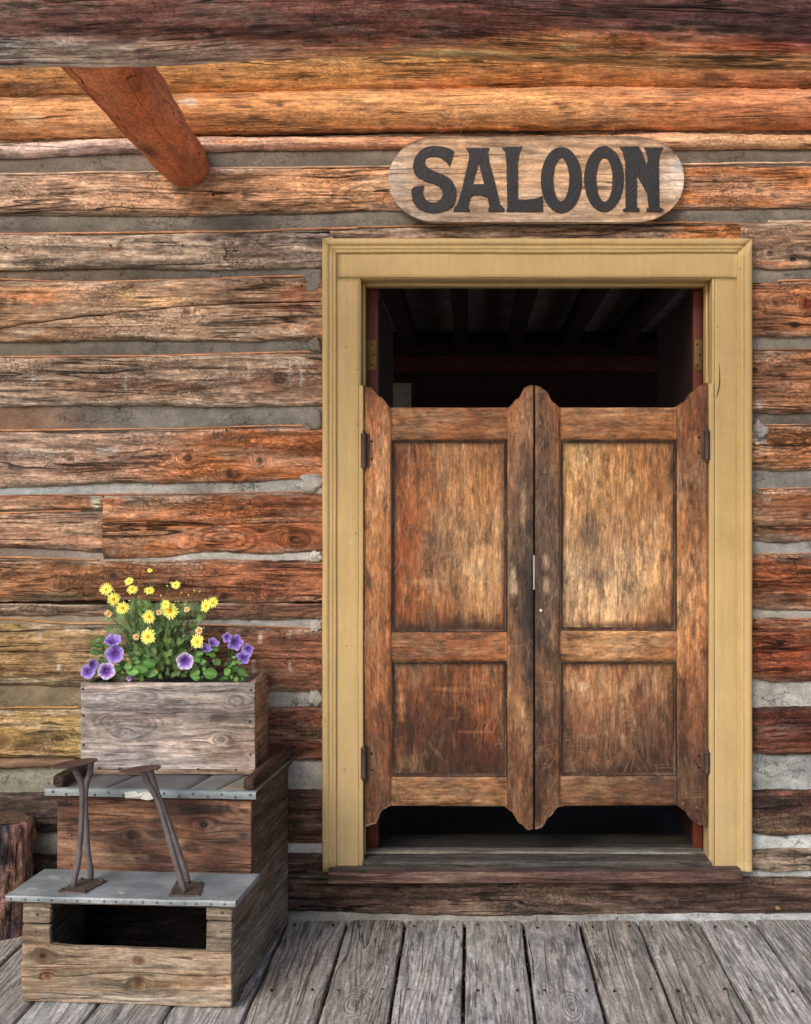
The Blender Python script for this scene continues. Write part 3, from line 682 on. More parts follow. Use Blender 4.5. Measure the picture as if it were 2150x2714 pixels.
chink(XL, XR, [(0, 566), (1040, 556), (2150, 548)], [(0, 618), (560, 612), (1070, 600), (2150, 586)], ctint(FX, [(120, 110, 98), (128, 118, 104), (124, 114, 102), (130, 120, 106), (128, 118, 104), (130, 120, 106)]))
chink(XL, XR, [(0, 2414), (1300, 2424), (2150, 2418)], [(0, 2446), (2150, 2444)], ctint(FX, [(150, 148, 142), (150, 148, 142), (160, 156, 148), (150, 146, 138), (172, 176, 176), (180, 184, 184)]), y0=.014, y1=-.014)
# smears of mortar over the log ends beside the casing
def smear(px, py, rx, ry, colr, yf=-.0125):
    V = [W(px, py, yf)+Vector((0, -.004, 0))]; n = 22; s = ns()
    for k, q in ((1, .55), (2, .85), (3, 1.0)):
        for i in range(n):
            a = 2*math.pi*i/n; rr = q*(1+.55*n1(math.cos(a)*2+s, math.sin(a)*2)+.25*n1(math.cos(a)*6+s, math.sin(a)*6))
            y = yf+.0015*n1(i*.7, k, s)+(.012 if k == 3 else 0)
            V.append(Vector((X0(px+rx*rr*math.cos(a)), y+.001*n1(i, k, s), Z0(py+ry*rr*math.sin(a)))))
    Fc = [(0, 1+i, 1+(i+1) % n) for i in range(n)]
    for k in range(2):
        o = 1+k*n
        Fc += [(o+i, o+n+i, o+n+(i+1) % n, o+(i+1) % n) for i in range(n)]
    Fc = [f[::-1] for f in Fc]
    mk('chinking', V, Fc, M['mortar'], wall, lin(colr), [(v[0]+s, v[2], v[1]) for v in V])
for a in ((832, 745, 22, 34, (150, 140, 128)), (835, 915, 16, 20, (150, 140, 130)), (833, 1112, 20, 30, (150, 142, 132)), (826, 1280, 36, 26, (176, 172, 164)),
          (838, 1475, 18, 16, (186, 182, 174)), (838, 1660, 16, 18, (176, 170, 160)), (2014, 1148, 22, 34, (168, 164, 158)), (836, 1850, 20, 24, (176, 172, 162))):
    smear(*a)
# --- thin wooden strips nailed along the lower edge of the chinking
def strip(x0, x1, pts, h, cols, xs=FX):
    h *= .8
    logp('trim_strip', x0, x1, pts, [(a, b+h) for a, b in pts], M['trim'], logtint(xs, cols), bulge=.004, p=3, yf=.001, rows=5, edge=.0022, amp=.0018, back=.02, fine=.02)
OR = (208, 150, 110); PK = (214, 182, 156)
strip(XL, X0(520), [(0, 458), (400, 452)], 8, [PK]*6)
strip(X0(556), XR, [(560, 443), (1040, 438), (1500, 436), (2150, 428)], 7, [PK, PK, (196, 164, 140), (190, 160, 130), (206, 176, 146), (206, 176, 146)])
strip(XL, X0(948), [(0, 617), (300, 614), (560, 611), (948, 601)], 7, [OR]*6)
strip(X0(950), X0(2033), [(950, 598), (1500, 586), (1800, 586), (2033, 592)], 7, [(176, 128, 92)]*6)
strip(X0(2036), XR, [(2036, 583), (2150, 583)], 9, [(220, 182, 148)]*6)
strip(XL, X0(812), [(0, 738), (240, 745), (430, 740), (812, 728)], 6, [OR]*6)
strip(XL, X0(825), [(0, 943), (330, 941), (825, 930)], 6, [(216, 160, 118)]*6)
strip(XL, X0(805), [(0, 1138), (400, 1134), (805, 1125)], 6, [OR]*6)
strip(XL, X0(815), [(0, 1312), (400, 1308), (815, 1302)], 5, [(176, 118, 84)]*6)
strip(XL, X0(215), [(0, 1357), (215, 1352)], 6, [OR]*6)
strip(XL, X0(262), [(0, 1474), (262, 1482)], 6, [OR]*6)
strip(XL, X0(850), [(0, 1638), (200, 1650), (560, 1654), (850, 1664)], 7, [(176, 130, 84), (170, 120, 80), (160, 108, 76), (150, 100, 70), OR, OR])
strip(XL, X0(212), [(0, 1874), (212, 1872)], 6, [(196, 150, 92)]*6)
for a, b, c in ((2064, 742, 7), (1998, 926, 5), (1996, 1125, 5), (2010, 1294, 4), (1998, 1467, 4), (1998, 1640, 4)):
    strip(X0(a), XR, [(1990, b), (2150, b-2)], c, [(196, 134, 94)]*6)
# --- wall core behind the logs
for (x0, x1, z0, z1) in ((XL, X0(945), -.4, 3.1), (X0(1900), XR, -.4, 3.1), (X0(945), X0(1900), Z0(735), 3.1), (X0(945), X0(1900), -.4, .145)):
    rbox('wall_core', wall, M['room'], (x1-x0, .10, z1-z0), (x0, .045, z0), 'x', lin((60, 48, 42)), 2, .002, 0, local=False)
# --- nail hooks and holes in the logs
def nail(px, py, yf=-.016, r=.0035, L=.004, c=(40, 32, 30), parent=wall):
    V, Fc = lathe_geo([(r*.8, -.004), (r, L*.6), (r*.5, L)], W(px, py, yf), 'y', 8)
    mk('nail', V, Fc, M['iron'], parent, lin(c))
for p_ in ((15, 655), (292, 650), (483, 650), (628, 695), (752, 686), (800, 757), (565, 517), (2098, 686), (2067, 750), (650, 1120), (600, 1140), (480, 1262), (1900, 520), (2030, 1210), (560, 1760), (2080, 1775)):
    nail(*p_)
V, Fc = tube_geo(catmull([W(597, 656, -.012), W(599, 668, -.03), W(600, 676, -.022), W(592, 686, -.016)], 4), .0022, 6)
tube_geo(catmull([W(600, 668, -.02), W(615, 664, -.024), W(632, 664, -.018)], 4), .002, 6, V, Fc)
tube_geo(catmull([W(606, 674, -.02), W(618, 667, -.024), W(628, 668, -.02)], 4), .0014, 6, V, Fc)
mk('hook', V, Fc, M['iron'], wall, lin((60, 42, 36)))

# ------------------------------------------------------------------ porch beam, joist, roof
def roundlog(name, pts, radf, mat, tint, seg=40, label=None, cat=None, amp=.006, axis='x', seed=None, flat=None):
    seed = seed or ns(); P = [Vector(p) for p in pts]; V = []; Fc = []; G = []; n = len(P)
    for i, p in enumerate(P):
        t = (P[min(i+1, n-1)]-P[max(i-1, 0)]).normalized()
        up = Vector((0, 0, 1)); a = t.cross(up).normalized(); u = a.cross(t).normalized()
        r = radf(p)
        for k in range(seg):
            an = 2*math.pi*k/seg
            s_ = p[0] if axis == 'x' else p[1]
            rr = r+amp*(n1(s_*3+seed, math.cos(an)*2, math.sin(an)*2)+.5*n1(s_*9+seed, math.cos(an)*6, math.sin(an)*6)+.3*n1(s_*30, math.cos(an)*20+seed, math.sin(an)*20))
            if flat: rr *= flat(an)
            V.append(p+a*math.cos(an)*rr+u*math.sin(an)*rr)
            G.append((s_+seed, math.cos(an)*r+.3, math.sin(an)*r+seed*.3))
    for i in range(n-1):
        for k in range(seg):
            a = i*seg+k; b = i*seg+(k+1) % seg
            Fc.append((a, b, b+seg, a+seg))
    Fc.append(tuple(range(seg))[::-1]); Fc.append(tuple((n-1)*seg+k for k in range(seg)))
    o = mk(name, V, Fc, mat, None, tint, G)
    o.location = (0, 0, 0)
    return o
BY = -1.27
bot_pts = [(-900, 190), (0, 180), (400, 180), (520, 168), (640, 158), (1075, 148), (1500, 166), (2150, 190), (2900, 200)]
def beam_pt(x):
    px0 = 1249+x*F/(D+BY)
    R = .155; d = D+BY
    # lower tangent seen by the camera sits at the wanted pixel row
    ang = (1361-interp(bot_pts, px0))/F
    zc = EYE+ang*d+R*math.sqrt(1+ang*ang)
    return Vector((x, BY, zc))
xs = [-3.4+i*.016 for i in range(int(6.4/.016))]
sm = [beam_pt(x) for x in xs]
zz = [sum(sm[min(max(i+k, 0), len(sm)-1)].z for k in range(-9, 10))/19 for i in range(len(sm))]
beam_pts = [Vector((x, BY, z)) for x, z in zip(xs, zz)]
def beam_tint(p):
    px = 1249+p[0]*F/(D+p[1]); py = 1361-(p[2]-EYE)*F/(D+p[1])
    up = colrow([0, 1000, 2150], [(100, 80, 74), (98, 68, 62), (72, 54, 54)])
    lo = colrow([0, 520, 900, 1300, 1800, 2150], [(214, 204, 198), (206, 184, 172), (200, 140, 112), (218, 148, 104), (214, 126, 84), (170, 106, 86)])  # lower band tints raised to make up for shade on the underside
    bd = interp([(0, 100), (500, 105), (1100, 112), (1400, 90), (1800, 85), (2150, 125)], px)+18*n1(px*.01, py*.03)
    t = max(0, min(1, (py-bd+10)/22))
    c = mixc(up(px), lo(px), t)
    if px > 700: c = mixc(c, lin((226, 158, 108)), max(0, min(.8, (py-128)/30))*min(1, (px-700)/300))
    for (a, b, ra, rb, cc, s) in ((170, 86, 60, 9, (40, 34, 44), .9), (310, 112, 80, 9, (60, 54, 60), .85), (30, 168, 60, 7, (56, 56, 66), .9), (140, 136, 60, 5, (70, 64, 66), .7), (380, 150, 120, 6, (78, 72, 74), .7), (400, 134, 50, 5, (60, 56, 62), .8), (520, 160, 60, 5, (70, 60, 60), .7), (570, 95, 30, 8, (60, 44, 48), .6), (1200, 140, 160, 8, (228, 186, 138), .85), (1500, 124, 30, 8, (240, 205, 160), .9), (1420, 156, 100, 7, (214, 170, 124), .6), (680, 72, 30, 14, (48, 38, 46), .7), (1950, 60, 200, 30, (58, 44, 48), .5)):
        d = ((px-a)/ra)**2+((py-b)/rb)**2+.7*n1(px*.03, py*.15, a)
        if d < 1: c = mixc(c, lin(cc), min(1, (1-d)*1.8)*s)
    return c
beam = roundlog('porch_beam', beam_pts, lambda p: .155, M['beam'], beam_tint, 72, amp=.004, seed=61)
props(beam, label='thick weathered log beam with a dark purplish face across the top of the photo, in front of the wall', cat='log beam')
jc = W(490, 436, 0); jc0 = Vector((jc.x, .03, jc.z))
jp = [Vector((jc.x+.004*n1(k*.1)+.020*k/80, .04-k*.014, jc.z+.006*k/80)) for k in range(93)]
def joist_tint(p):
    c = lin((166, 92, 56)); k = n1(p[0]*12, p[1]*5, p[2]*12)
    c = mixc(c, lin((190, 122, 86)), max(0, min(1, .5+1.1*k)))
    if p[1] > -.14: c = mixc(c, lin((166, 100, 66)), min(1, (p[1]+.14)/.1))
    d = (p[1]+.45)**2/.012+(p[0]-jc.x+.01)**2/.0012
    if d < 1: c = mixc(c, lin((92, 52, 42)), (1-d)*.8)
    return c
jo = roundlog('porch_joist', jp, lambda p: .081+.022*max(0, -p[1]), M['joist'], joist_tint, 48, amp=.0065, axis='y', seed=77)
props(jo, label='rust-brown round log joist running out of the wall below the porch beam', cat='log joist')
# the notch the joist sits in
V, Fc = [], []
0 and rbox('socket', wall, M['room'], (.142, .05, .03), (jc.x-.071, -.0190, jc.z-.088), 'x', lin((16, 12, 11)), .1, .004, .001, local=False)
# bark scraps along the joist
V = []; Fc = []
for _ in range(70):
    an = random.choice([random.uniform(math.pi*.95, math.pi*1.15), random.uniform(-.25, .1)]); y = random.uniform(-.62, -.01)
    c = Vector((jc.x+math.cos(an)*.082, y, jc.z+math.sin(an)*.082)); s = random.uniform(.003, .009); b0 = len(V)
    for k in range(5):
        V.append(c+Vector((random.uniform(-1, 1)*s, random.uniform(-1.3, 1.3)*s, random.uniform(-1, 1)*s)))
    Fc += [(b0, b0+1, b0+2), (b0, b0+2, b0+3), (b0, b0+3, b0+4), (b0, b0+4, b0+1), (b0+1, b0+4, b0+3), (b0+1, b0+3, b0+2)]
props(mk('bark_scraps', V, Fc, M['joist'], jo, lin((120, 66, 40)), [(v[0], v[1], v[2]) for v in V], flat=True), kind='stuff')

for x, wd in ((-3.05, 'left'), (2.3, 'right')):
    V, Fc = tube_geo([Vector((x, BY, -.0+z*.1)) for z in range(27)], .085, 18)
    o = mk('porch_post', V, Fc, M['peeled'], None, lin((150, 110, 80)), gcof(V, 'z', 9))
    props(o, label='round log post under the %s end of the porch beam' % wd, cat='post', group='posts under the porch beam')

# ------------------------------------------------------------------ the room behind the doors
room = thing('saloon_room', (0, 2.8, 0), kind='structure')
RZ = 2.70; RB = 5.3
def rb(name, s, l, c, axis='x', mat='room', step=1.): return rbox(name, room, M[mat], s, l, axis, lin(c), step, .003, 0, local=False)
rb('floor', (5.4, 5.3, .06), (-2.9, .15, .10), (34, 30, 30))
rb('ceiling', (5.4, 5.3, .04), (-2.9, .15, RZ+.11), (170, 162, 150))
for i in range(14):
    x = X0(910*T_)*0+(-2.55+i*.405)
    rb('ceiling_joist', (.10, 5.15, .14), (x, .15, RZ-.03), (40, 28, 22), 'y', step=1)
for xw in (-2.95, 2.45):  # side walls with unseen openings, added to let sky light into the room
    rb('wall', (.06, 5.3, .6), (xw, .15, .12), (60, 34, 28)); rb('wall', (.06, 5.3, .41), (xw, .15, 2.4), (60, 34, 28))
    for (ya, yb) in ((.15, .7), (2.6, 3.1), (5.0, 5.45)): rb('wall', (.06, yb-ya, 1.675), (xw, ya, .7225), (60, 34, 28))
    for ya in (.7, 3.1): rb('light_opening_sill', (.10, 1.9, .03), (xw-.02, ya, .7225), (90, 50, 40))
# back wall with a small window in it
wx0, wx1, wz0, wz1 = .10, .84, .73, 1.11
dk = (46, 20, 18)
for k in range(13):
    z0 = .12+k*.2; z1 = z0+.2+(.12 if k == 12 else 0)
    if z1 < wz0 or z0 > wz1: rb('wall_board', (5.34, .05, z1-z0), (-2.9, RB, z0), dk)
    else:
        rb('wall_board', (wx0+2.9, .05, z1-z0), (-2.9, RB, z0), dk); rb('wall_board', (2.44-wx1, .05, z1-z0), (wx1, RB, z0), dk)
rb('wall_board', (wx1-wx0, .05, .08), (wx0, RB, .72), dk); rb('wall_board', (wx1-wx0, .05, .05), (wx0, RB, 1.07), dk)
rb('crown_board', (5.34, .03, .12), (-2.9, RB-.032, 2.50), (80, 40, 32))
# notice in a frame on the far wall
nt_ = thing('framed_notice', W(825*T_, 835*T_, RB-.05), label='pale framed notice hanging on the dark far wall, above the left saloon door', cat='framed notice')
c0 = W(800*T_, 880*T_, RB-.045); c1 = W(866*T_, 806*T_, RB-.045)
rbox('frame', nt_, M['room'], (c1.x-c0.x+.08, .02, c1.z-c0.z+.06), (c0.x-.04, RB-.03, c0.z-.03), 'x', lin((60, 30, 24)), 1, .003, 0, local=False)
rbox('paper', nt_, M['paper'], (c1.x-c0.x, .004, c1.z-c0.z), (c0.x, RB-.036, c0.z), 'x', lin((170, 165, 155)), 1, .001, 0, local=False)

# ------------------------------------------------------------------ open inner doors seen edge-on, with brass hinges
for side, (pa, pb) in (('left', (972, 1003)), ('right', (1838, 1863))):
    y0 = .105
    a = W(pa, 761, y0); b = W(pb, 2250, y0)
    t = thing('inner_door', ((a.x+b.x)/2, y0, b.z), label='open red-brown inner door seen edge-on behind the %s saloon door' % side, cat='door', group='open inner doors')
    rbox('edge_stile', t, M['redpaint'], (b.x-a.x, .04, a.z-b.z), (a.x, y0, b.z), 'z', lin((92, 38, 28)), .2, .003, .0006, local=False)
    rbox('door_leaf', t, M['room'], (b.x-a.x-.006, .82, a.z-b.z-.01), (a.x+.003, y0+.041, b.z+.005), 'z', lin((36, 20, 18)), .5, .003, 0, local=False)  # leaf faces coloured near black for the shade indoors; only the edge is red
    h0 = W(pa, 893, y0); h1 = W(pb, 992, y0)
    hg = rbox('hinge', t, M['brass'], ((b.x-a.x)*.86, .004, .11), (a.x+(.0 if side == 'left' else .004), y0-.004, h1.z+.012), 'z', lin((112, 88, 52)), .03, .0015, .0005, local=False)
    for q in range(3):
        V, Fc = lathe_geo([(.0038, 0), (.004, .0012), (.0015, .002)], ((a.x+b.x)/2+(.005 if q % 2 else -.004), y0-.0045, h1.z+.032+q*.036), 'y', 8)
        mk('screw', V, Fc, M['brass'], hg, lin((60, 46, 34)))

# ------------------------------------------------------------------ door frame
fr = thing('door_frame', (X0(1422), -.02, .19), label='ochre-yellow painted door frame with moulded edges around the saloon doorway', cat='door frame')
yf = -.036
def P_(px, py, y=yf): return W(px, py, y)
oL, oR, oT, oB = P_(855, 0).x, P_(1993, 0).x, P_(0, 633).z, P_(0, 2308).z
iL, iR, iT = P_(950, 0).x, P_(1895, 0).x, P_(0, 735).z
bw_ = .049
# moulded backband
prof = [(0, .02), (0, -.044), (.004, -.049), (.015, -.050), (.021, -.048), (.0235, -.0425), (.026, -.0420), (.029, -.0445), (.034, -.0445), (.037, -.0405), (.0395, -.040), (.042, -.0415), (.046, -.0405), (.0485, -.036), (.050, -.030)]
def backband(side):
    V = []; m = len(prof); N = 60
    for i in range(N+1):
        t = i/N
        for (s, y) in prof:
            wv = .0012*n1(t*9+ord(side[0]), s*30)
            if side == 'left': z = oB+(oT-s-oB)*t; V.append((oL+s+wv, y+wv, z))
            elif side == 'right': z = oB+(oT-s-oB)*t; V.append((oR-s+wv, y+wv, z))
            else: x = oL+s+(oR-s-oL-s)*t; V.append((x, y+wv, oT-s+wv*1.5))
    Fc = grid_faces(N+1, m, 0, side == 'left')
    Fc += [tuple(range(m)), tuple(N*m+k for k in range(m))]
    o = mk('backband', V, Fc, M['paint'], fr)
    return o
for s in ('left', 'right', 'top'): backband(s)
flt = yf+.004
slab('casing', fr, M['paint'], oL+bw_, iL, iT-.001, oB+.004, flt, 0, 'z', nx=6, nz=90, amp=.0008, rnd=.0012)
slab('casing', fr, M['paint'], iR, oR-bw_, iT-.001, oB+.004, flt, 0, 'z', nx=6, nz=90, amp=.0008, rnd=.0012)
slab('casing', fr, M['paint'], oL+bw_, oR-bw_, oT-bw_+.001, lambda x: iT+.0008+.0012*n1(x*5), flt-.0008, 0, 'x', nx=80, nz=8, amp=.0008, rnd=.0012)
# jambs
def pb(name, x0, x1, y0, y1, z0, z1, par=fr, mat='paint', axis='z', step=.1, r=.003, amp=.0008):
    return rbox(name, par, M[mat], (x1-x0, y1-y0, z1-z0), (x0, y0, z0), axis, lin((206, 168, 98)), step, r, amp, local=False)
jt = .013
pb('jamb', iL-.03, iL+jt-.006, -.026, .15, oB-.03, iT+.003); pb('jamb', iR-jt+.006, iR+.03, -.026, .15, oB-.03, iT+.003)
pb('head_jamb', iL+.008, iR-.008, -.024, .15, iT-.004, iT+.02, axis='x')
pb('stop', iL+jt-.0055, iL+jt+.004, .035, .085, oB-.03, iT-.005); pb('stop', iR-jt-.004, iR-jt+.0055, .035, .085, oB-.03, iT-.005)
pb('stop', iL+.018, iR-.018, .036, .085, iT-.016, iT-.0045, axis='x')
# hanging strips the saloon doors are hinged to
hsT = W(0, 1022, -.02).z
pb('hanging_strip', iL-.001+.0015, iL+.016, -.031, .03, oB+.002, hsT); pb('hanging_strip', iR-.018, iR-.0005, -.031, .03, oB+.002, hsT+.006)
# paint split on the right casing
V, Fc = tube_geo(catmull([W(1906, 960, -.033), W(1908, 1010, -.0335), W(1903, 1040, -.0335), W(1898, 1055, -.033)], 5), lambda t: .0014*math.sin(math.pi*(t*.9+.05))+.0003, 5)
mk('paint_crack', V, Fc, M['iron'], fr, lin((44, 34, 26)))

# door sill
sl = thing('door_sill', (X0(1420), -.08, .15), label='dark worn wooden doorstep below the yellow frame', cat='door sill')
ys = -.105
def sill_tint(p):
    c = mixc(lin((80, 66, 63)), lin((104, 76, 70)), max(0, min(1, (-.095-p[1])/.008)))
    c = mixc(c, lin((88, 82, 78)), .6*max(0, min(1, (p[1]+.09)/.02)))
    d = n1(p[0]*4, p[2]*60, 2)
    return mixc(c, lin((160, 120, 96)), max(0, d)*.5)
za, zb = W(0, 2312, ys).z, W(0, 2342, ys).z
rbox('step_board', sl, M['old'], (W(1970, 0, ys).x-W(868, 0, ys).x, .20, za-zb), (W(868, 0, ys).x, ys, zb), 'x', sill_tint, .02, .005, .0016, local=False)
rbox('threshold', sl, M['old'], (iR-iL-.028, .06, .024), (iL+.014, .05, za+.001), 'x', lin((128, 122, 112)), .03, .006, .0016, local=False)
rbox('inner_board', sl, M['old'], (iR-iL-.028, .10, .02), (iL+.014, -.045, za-.0015), 'x', lin((84, 78, 74)), .03, .004, .0012, local=False)
rbox('inner_board', sl, M['old'], (iR-iL-.028, .2, .05), (iL+.014, .111, za-.03), 'x', lin((70, 66, 62)), .03, .004, .0012, local=False)

# ------------------------------------------------------------------ saloon doors
YD = -.018; TH = .03
def dpx(v): return (v*T_-1249)*(D+YD)/F       # from overview pixels to x on the door plane
def dpz(v): return EYE-(v*T_-1361)*(D+YD)/F
def curve_fn(pts):
    q = [(dpx(a), dpz(b)) for a, b in pts]
    return lambda x: sinterp(q, x)
def door_tint(xs, ys, rows, jit=.18, lst=()):
    g_ = colgrid([v*T_ for v in xs], [v*T_ for v in ys], rows, jit)
    def f(p):
        c = g_(PX(p[0]), PY(p[2])); L_ = (c[0]+c[1]+c[2])/3; k = (L_/.19)**.58
        k *= 1+.22*n1(p[0]*16, p[2]*7, 5.)+.14*n1(p[0]*45, p[2]*18, 2.)
        return (c[0]*k, c[1]*k, c[2]*k)
    return spots(f, [(a*T_, b*T_, c*T_, d*T_, e, s) for a, b, c, d, e, s in lst], pxy) if lst else f
DYS = [810, 900, 1000, 1100, 1200, 1300, 1400, 1500, 1600, 1700]
def saloon_door(side):
    L = side == 'left'
    if L:
        x0, x1, sa, sb, pl, pr = 766, 1123, 823, 1068, 829, 1063
        top = curve_fn([(766, 812), (780, 815), (800, 835), (824, 858), (1068, 858), (1092, 838), (1105, 815), (1118, 810.5), (1122, 811)])
        bot = curve_fn([(766, 1742), (790, 1736), (806, 1705), (824, 1697), (1062, 1698), (1075, 1708), (1095, 1735), (1112, 1749), (1122, 1747)])
    else:
        x0, x1, sa, sb, pl, pr = 1127, 1491, 1179, 1425, 1185, 1420
        top = curve_fn([(1127, 811), (1136, 813), (1150, 822), (1164, 846), (1180, 858), (1420, 858), (1440, 846), (1460, 822), (1478, 807), (1491, 806)])
        bot = curve_fn([(1127, 1748), (1140, 1744), (1158, 1720), (1176, 1700), (1190, 1697), (1424, 1696), (1440, 1706), (1455, 1726), (1472, 1738), (1491, 1739)])
    t = thing('saloon_door', (dpx((x0+x1)/2), YD, dpz(1745)), group='swinging saloon doors', cat='door',
              label='left swinging saloon door, its upper panel orange-brown' if L else 'right swinging saloon door, its upper panel scuffed pale')
    if L:
        o_t = door_tint([766, 795, 823], DYS, [[(150, 92, 58), (160, 100, 62), (150, 92, 58)], [(176, 120, 80), (176, 116, 76), (180, 128, 90)], [(176, 122, 84), (186, 134, 92), (184, 134, 94)], [(172, 118, 76), (180, 128, 84), (176, 118, 74)], [(168, 112, 72), (176, 122, 80), (174, 116, 72)], [(166, 110, 70), (172, 116, 76), (168, 108, 68)], [(150, 96, 60), (160, 104, 66), (150, 96, 60)], [(146, 92, 58), (158, 102, 66), (140, 86, 54)], [(116, 74, 52), (132, 84, 58), (120, 74, 48)], [(112, 72, 52), (122, 78, 54), (110, 66, 44)]], lst=[(810, 880, 14, 20, (190, 142, 104), .6), (806, 930, 10, 30, (200, 156, 112), .5)])
        i_t = door_tint([1068, 1095, 1122], DYS, [[(156, 104, 68), (160, 108, 74), (150, 100, 70)], [(168, 114, 76), (170, 118, 82), (150, 110, 84)], [(150, 108, 78), (150, 112, 86), (120, 92, 76)], [(130, 98, 76), (110, 84, 70), (78, 62, 60)], [(124, 98, 80), (110, 86, 72), (66, 54, 56)], [(110, 82, 64), (100, 78, 68), (76, 60, 60)], [(140, 98, 66), (136, 96, 70), (100, 76, 66)], [(150, 106, 72), (150, 108, 76), (120, 84, 64)], [(110, 72, 50), (140, 92, 62), (120, 80, 58)], [(120, 78, 52), (130, 84, 56), (104, 70, 50)]], lst=[(1080, 1230, 9, 40, (190, 172, 152), .8), (1100, 1060, 6, 50, (172, 148, 122), .6), (1112, 1130, 8, 50, (58, 48, 56), .8), (1100, 1300, 10, 34, (60, 48, 52), .7), (1112, 1400, 8, 60, (80, 62, 56), .6), (1095, 1480, 10, 30, (188, 146, 102), .6), (1087, 1180, 10, 12, (72, 60, 60), .7)])
        up = door_tint([829, 870, 950, 1010, 1063], [925, 1010, 1100, 1200, 1280, 1330], [[(150, 92, 54), (150, 94, 58), (166, 112, 70), (170, 116, 74), (140, 88, 58)], [(170, 98, 50), (160, 98, 58), (176, 124, 80), (182, 130, 84), (170, 120, 80)], [(164, 88, 44), (162, 96, 54), (160, 118, 82), (172, 130, 92), (178, 134, 92)], [(158, 84, 42), (160, 98, 58), (160, 124, 94), (188, 150, 112), (180, 140, 100)], [(150, 80, 42), (164, 98, 56), (160, 106, 66), (178, 134, 94), (170, 120, 78)], [(104, 60, 38), (112, 66, 42), (120, 72, 46), (122, 76, 50), (98, 62, 42)]], .14, [(1000, 1195, 34, 18, (204, 172, 136), .6), (900, 1225, 50, 6, (196, 160, 122), .5), (925, 1130, 30, 40, (134, 106, 84), .5)])
        lo = door_tint([829, 900, 980, 1063], [1395, 1450, 1520, 1590, 1635], [[(140, 88, 54), (142, 88, 54), (150, 98, 62), (156, 104, 68)], [(140, 88, 56), (128, 76, 46), (144, 84, 48), (160, 96, 56)], [(120, 74, 48), (104, 60, 40), (112, 58, 34), (146, 84, 50)], [(140, 86, 56), (96, 56, 38), (96, 50, 32), (120, 66, 40)], [(130, 92, 66), (104, 72, 54), (108, 74, 54), (90, 60, 44)]], .18, [(845, 1480, 10, 50, (170, 120, 80), .6), (950, 1450, 60, 5, (176, 128, 84), .45), (990, 1540, 50, 4, (164, 110, 70), .4)])
        rl = [(858, 925, [[(160, 106, 68), (164, 108, 68), (150, 98, 62)]]), (1331, 1392, [[(150, 100, 66), (152, 96, 60), (168, 110, 72)]]), (1636, 1697, [[(150, 112, 80), (146, 106, 74), (150, 108, 74)]])]
        scr = [(1088, 1220), (1090, 1282)]; holes = [(1100, 1221)]
    else:
        i_t = door_tint([1127, 1152, 1179], DYS, [[(150, 98, 64), (146, 94, 62), (150, 96, 62)], [(130, 92, 70), (140, 96, 66), (160, 106, 68)], [(116, 86, 70), (120, 90, 74), (140, 100, 74)], [(106, 84, 74), (112, 88, 76), (120, 92, 76)], [(98, 78, 70), (120, 96, 84), (114, 90, 78)], [(86, 68, 66), (110, 84, 72), (116, 86, 70)], [(110, 78, 60), (140, 100, 72), (130, 92, 66)], [(96, 66, 50), (112, 74, 52), (124, 82, 58)], [(90, 62, 48), (108, 70, 50), (116, 76, 52)], [(96, 64, 46), (110, 72, 50), (124, 82, 58)]], lst=[(1152, 1230, 9, 26, (186, 166, 150), .75), (1133, 1350, 6, 60, (66, 54, 54), .7), (1166, 1330, 7, 50, (176, 136, 100), .55), (1150, 1180, 8, 20, (170, 150, 134), .5)])
        o_t = door_tint([1425, 1458, 1491], DYS, [[(150, 98, 62), (158, 102, 66), (146, 92, 60)], [(160, 102, 64), (150, 94, 60), (128, 80, 56)], [(160, 108, 68), (150, 100, 66), (120, 80, 60)], [(170, 118, 76), (150, 102, 70), (158, 108, 74)], [(170, 124, 84), (176, 126, 84), (160, 108, 74)], [(178, 130, 86), (176, 122, 80), (184, 134, 92)], [(160, 108, 72), (164, 108, 72), (160, 106, 70)], [(130, 88, 62), (140, 92, 64), (138, 88, 60)], [(110, 72, 52), (118, 76, 54), (110, 70, 50)], [(104, 70, 52), (112, 72, 52), (100, 66, 50)]], lst=[(1455, 990, 12, 40, (138, 96, 66), .4)])
        up = door_tint([1185, 1240, 1300, 1360, 1420], [925, 1010, 1100, 1200, 1280, 1328], [[(200, 162, 112), (188, 146, 96), (180, 130, 84), (170, 120, 74), (160, 112, 72)], [(196, 150, 98), (176, 132, 86), (184, 140, 94), (172, 120, 74), (168, 114, 70)], [(176, 136, 96), (158, 124, 92), (176, 134, 92), (168, 124, 84), (176, 126, 80)], [(186, 156, 124), (156, 130, 104), (190, 158, 126), (192, 158, 122), (176, 128, 84)], [(190, 156, 120), (190, 158, 124), (184, 150, 114), (180, 144, 106), (170, 120, 78)], [(190, 148, 104), (188, 150, 108), (184, 146, 104), (160, 112, 74), (120, 80, 52)]], .16, [(1225, 960, 12, 34, (216, 184, 136), .7), (1245, 1120, 26, 50, (128, 108, 90), .6), (1265, 1220, 34, 26, (126, 108, 90), .55), (1340, 1170, 50, 14, (216, 184, 148), .6), (1300, 1240, 34, 40, (206, 176, 142), .5), (1205, 1200, 12, 60, (212, 184, 150), .5)])
        lo = door_tint([1185, 1260, 1340, 1420], [1395, 1450, 1520, 1590, 1635], [[(176, 130, 92), (160, 108, 74), (150, 100, 66), (160, 112, 72)], [(160, 118, 86), (170, 124, 90), (160, 112, 80), (130, 84, 58)], [(130, 92, 68), (144, 100, 74), (138, 94, 68), (104, 68, 50)], [(120, 82, 60), (130, 88, 64), (120, 80, 58), (92, 62, 48)], [(104, 76, 58), (110, 80, 62), (96, 68, 54), (84, 60, 48)]], .18, [(1225, 1445, 14, 12, (210, 180, 150), .7), (1205, 1440, 7, 14, (206, 172, 140), .6), (1310, 1560, 5, 18, (186, 150, 118), .5)])
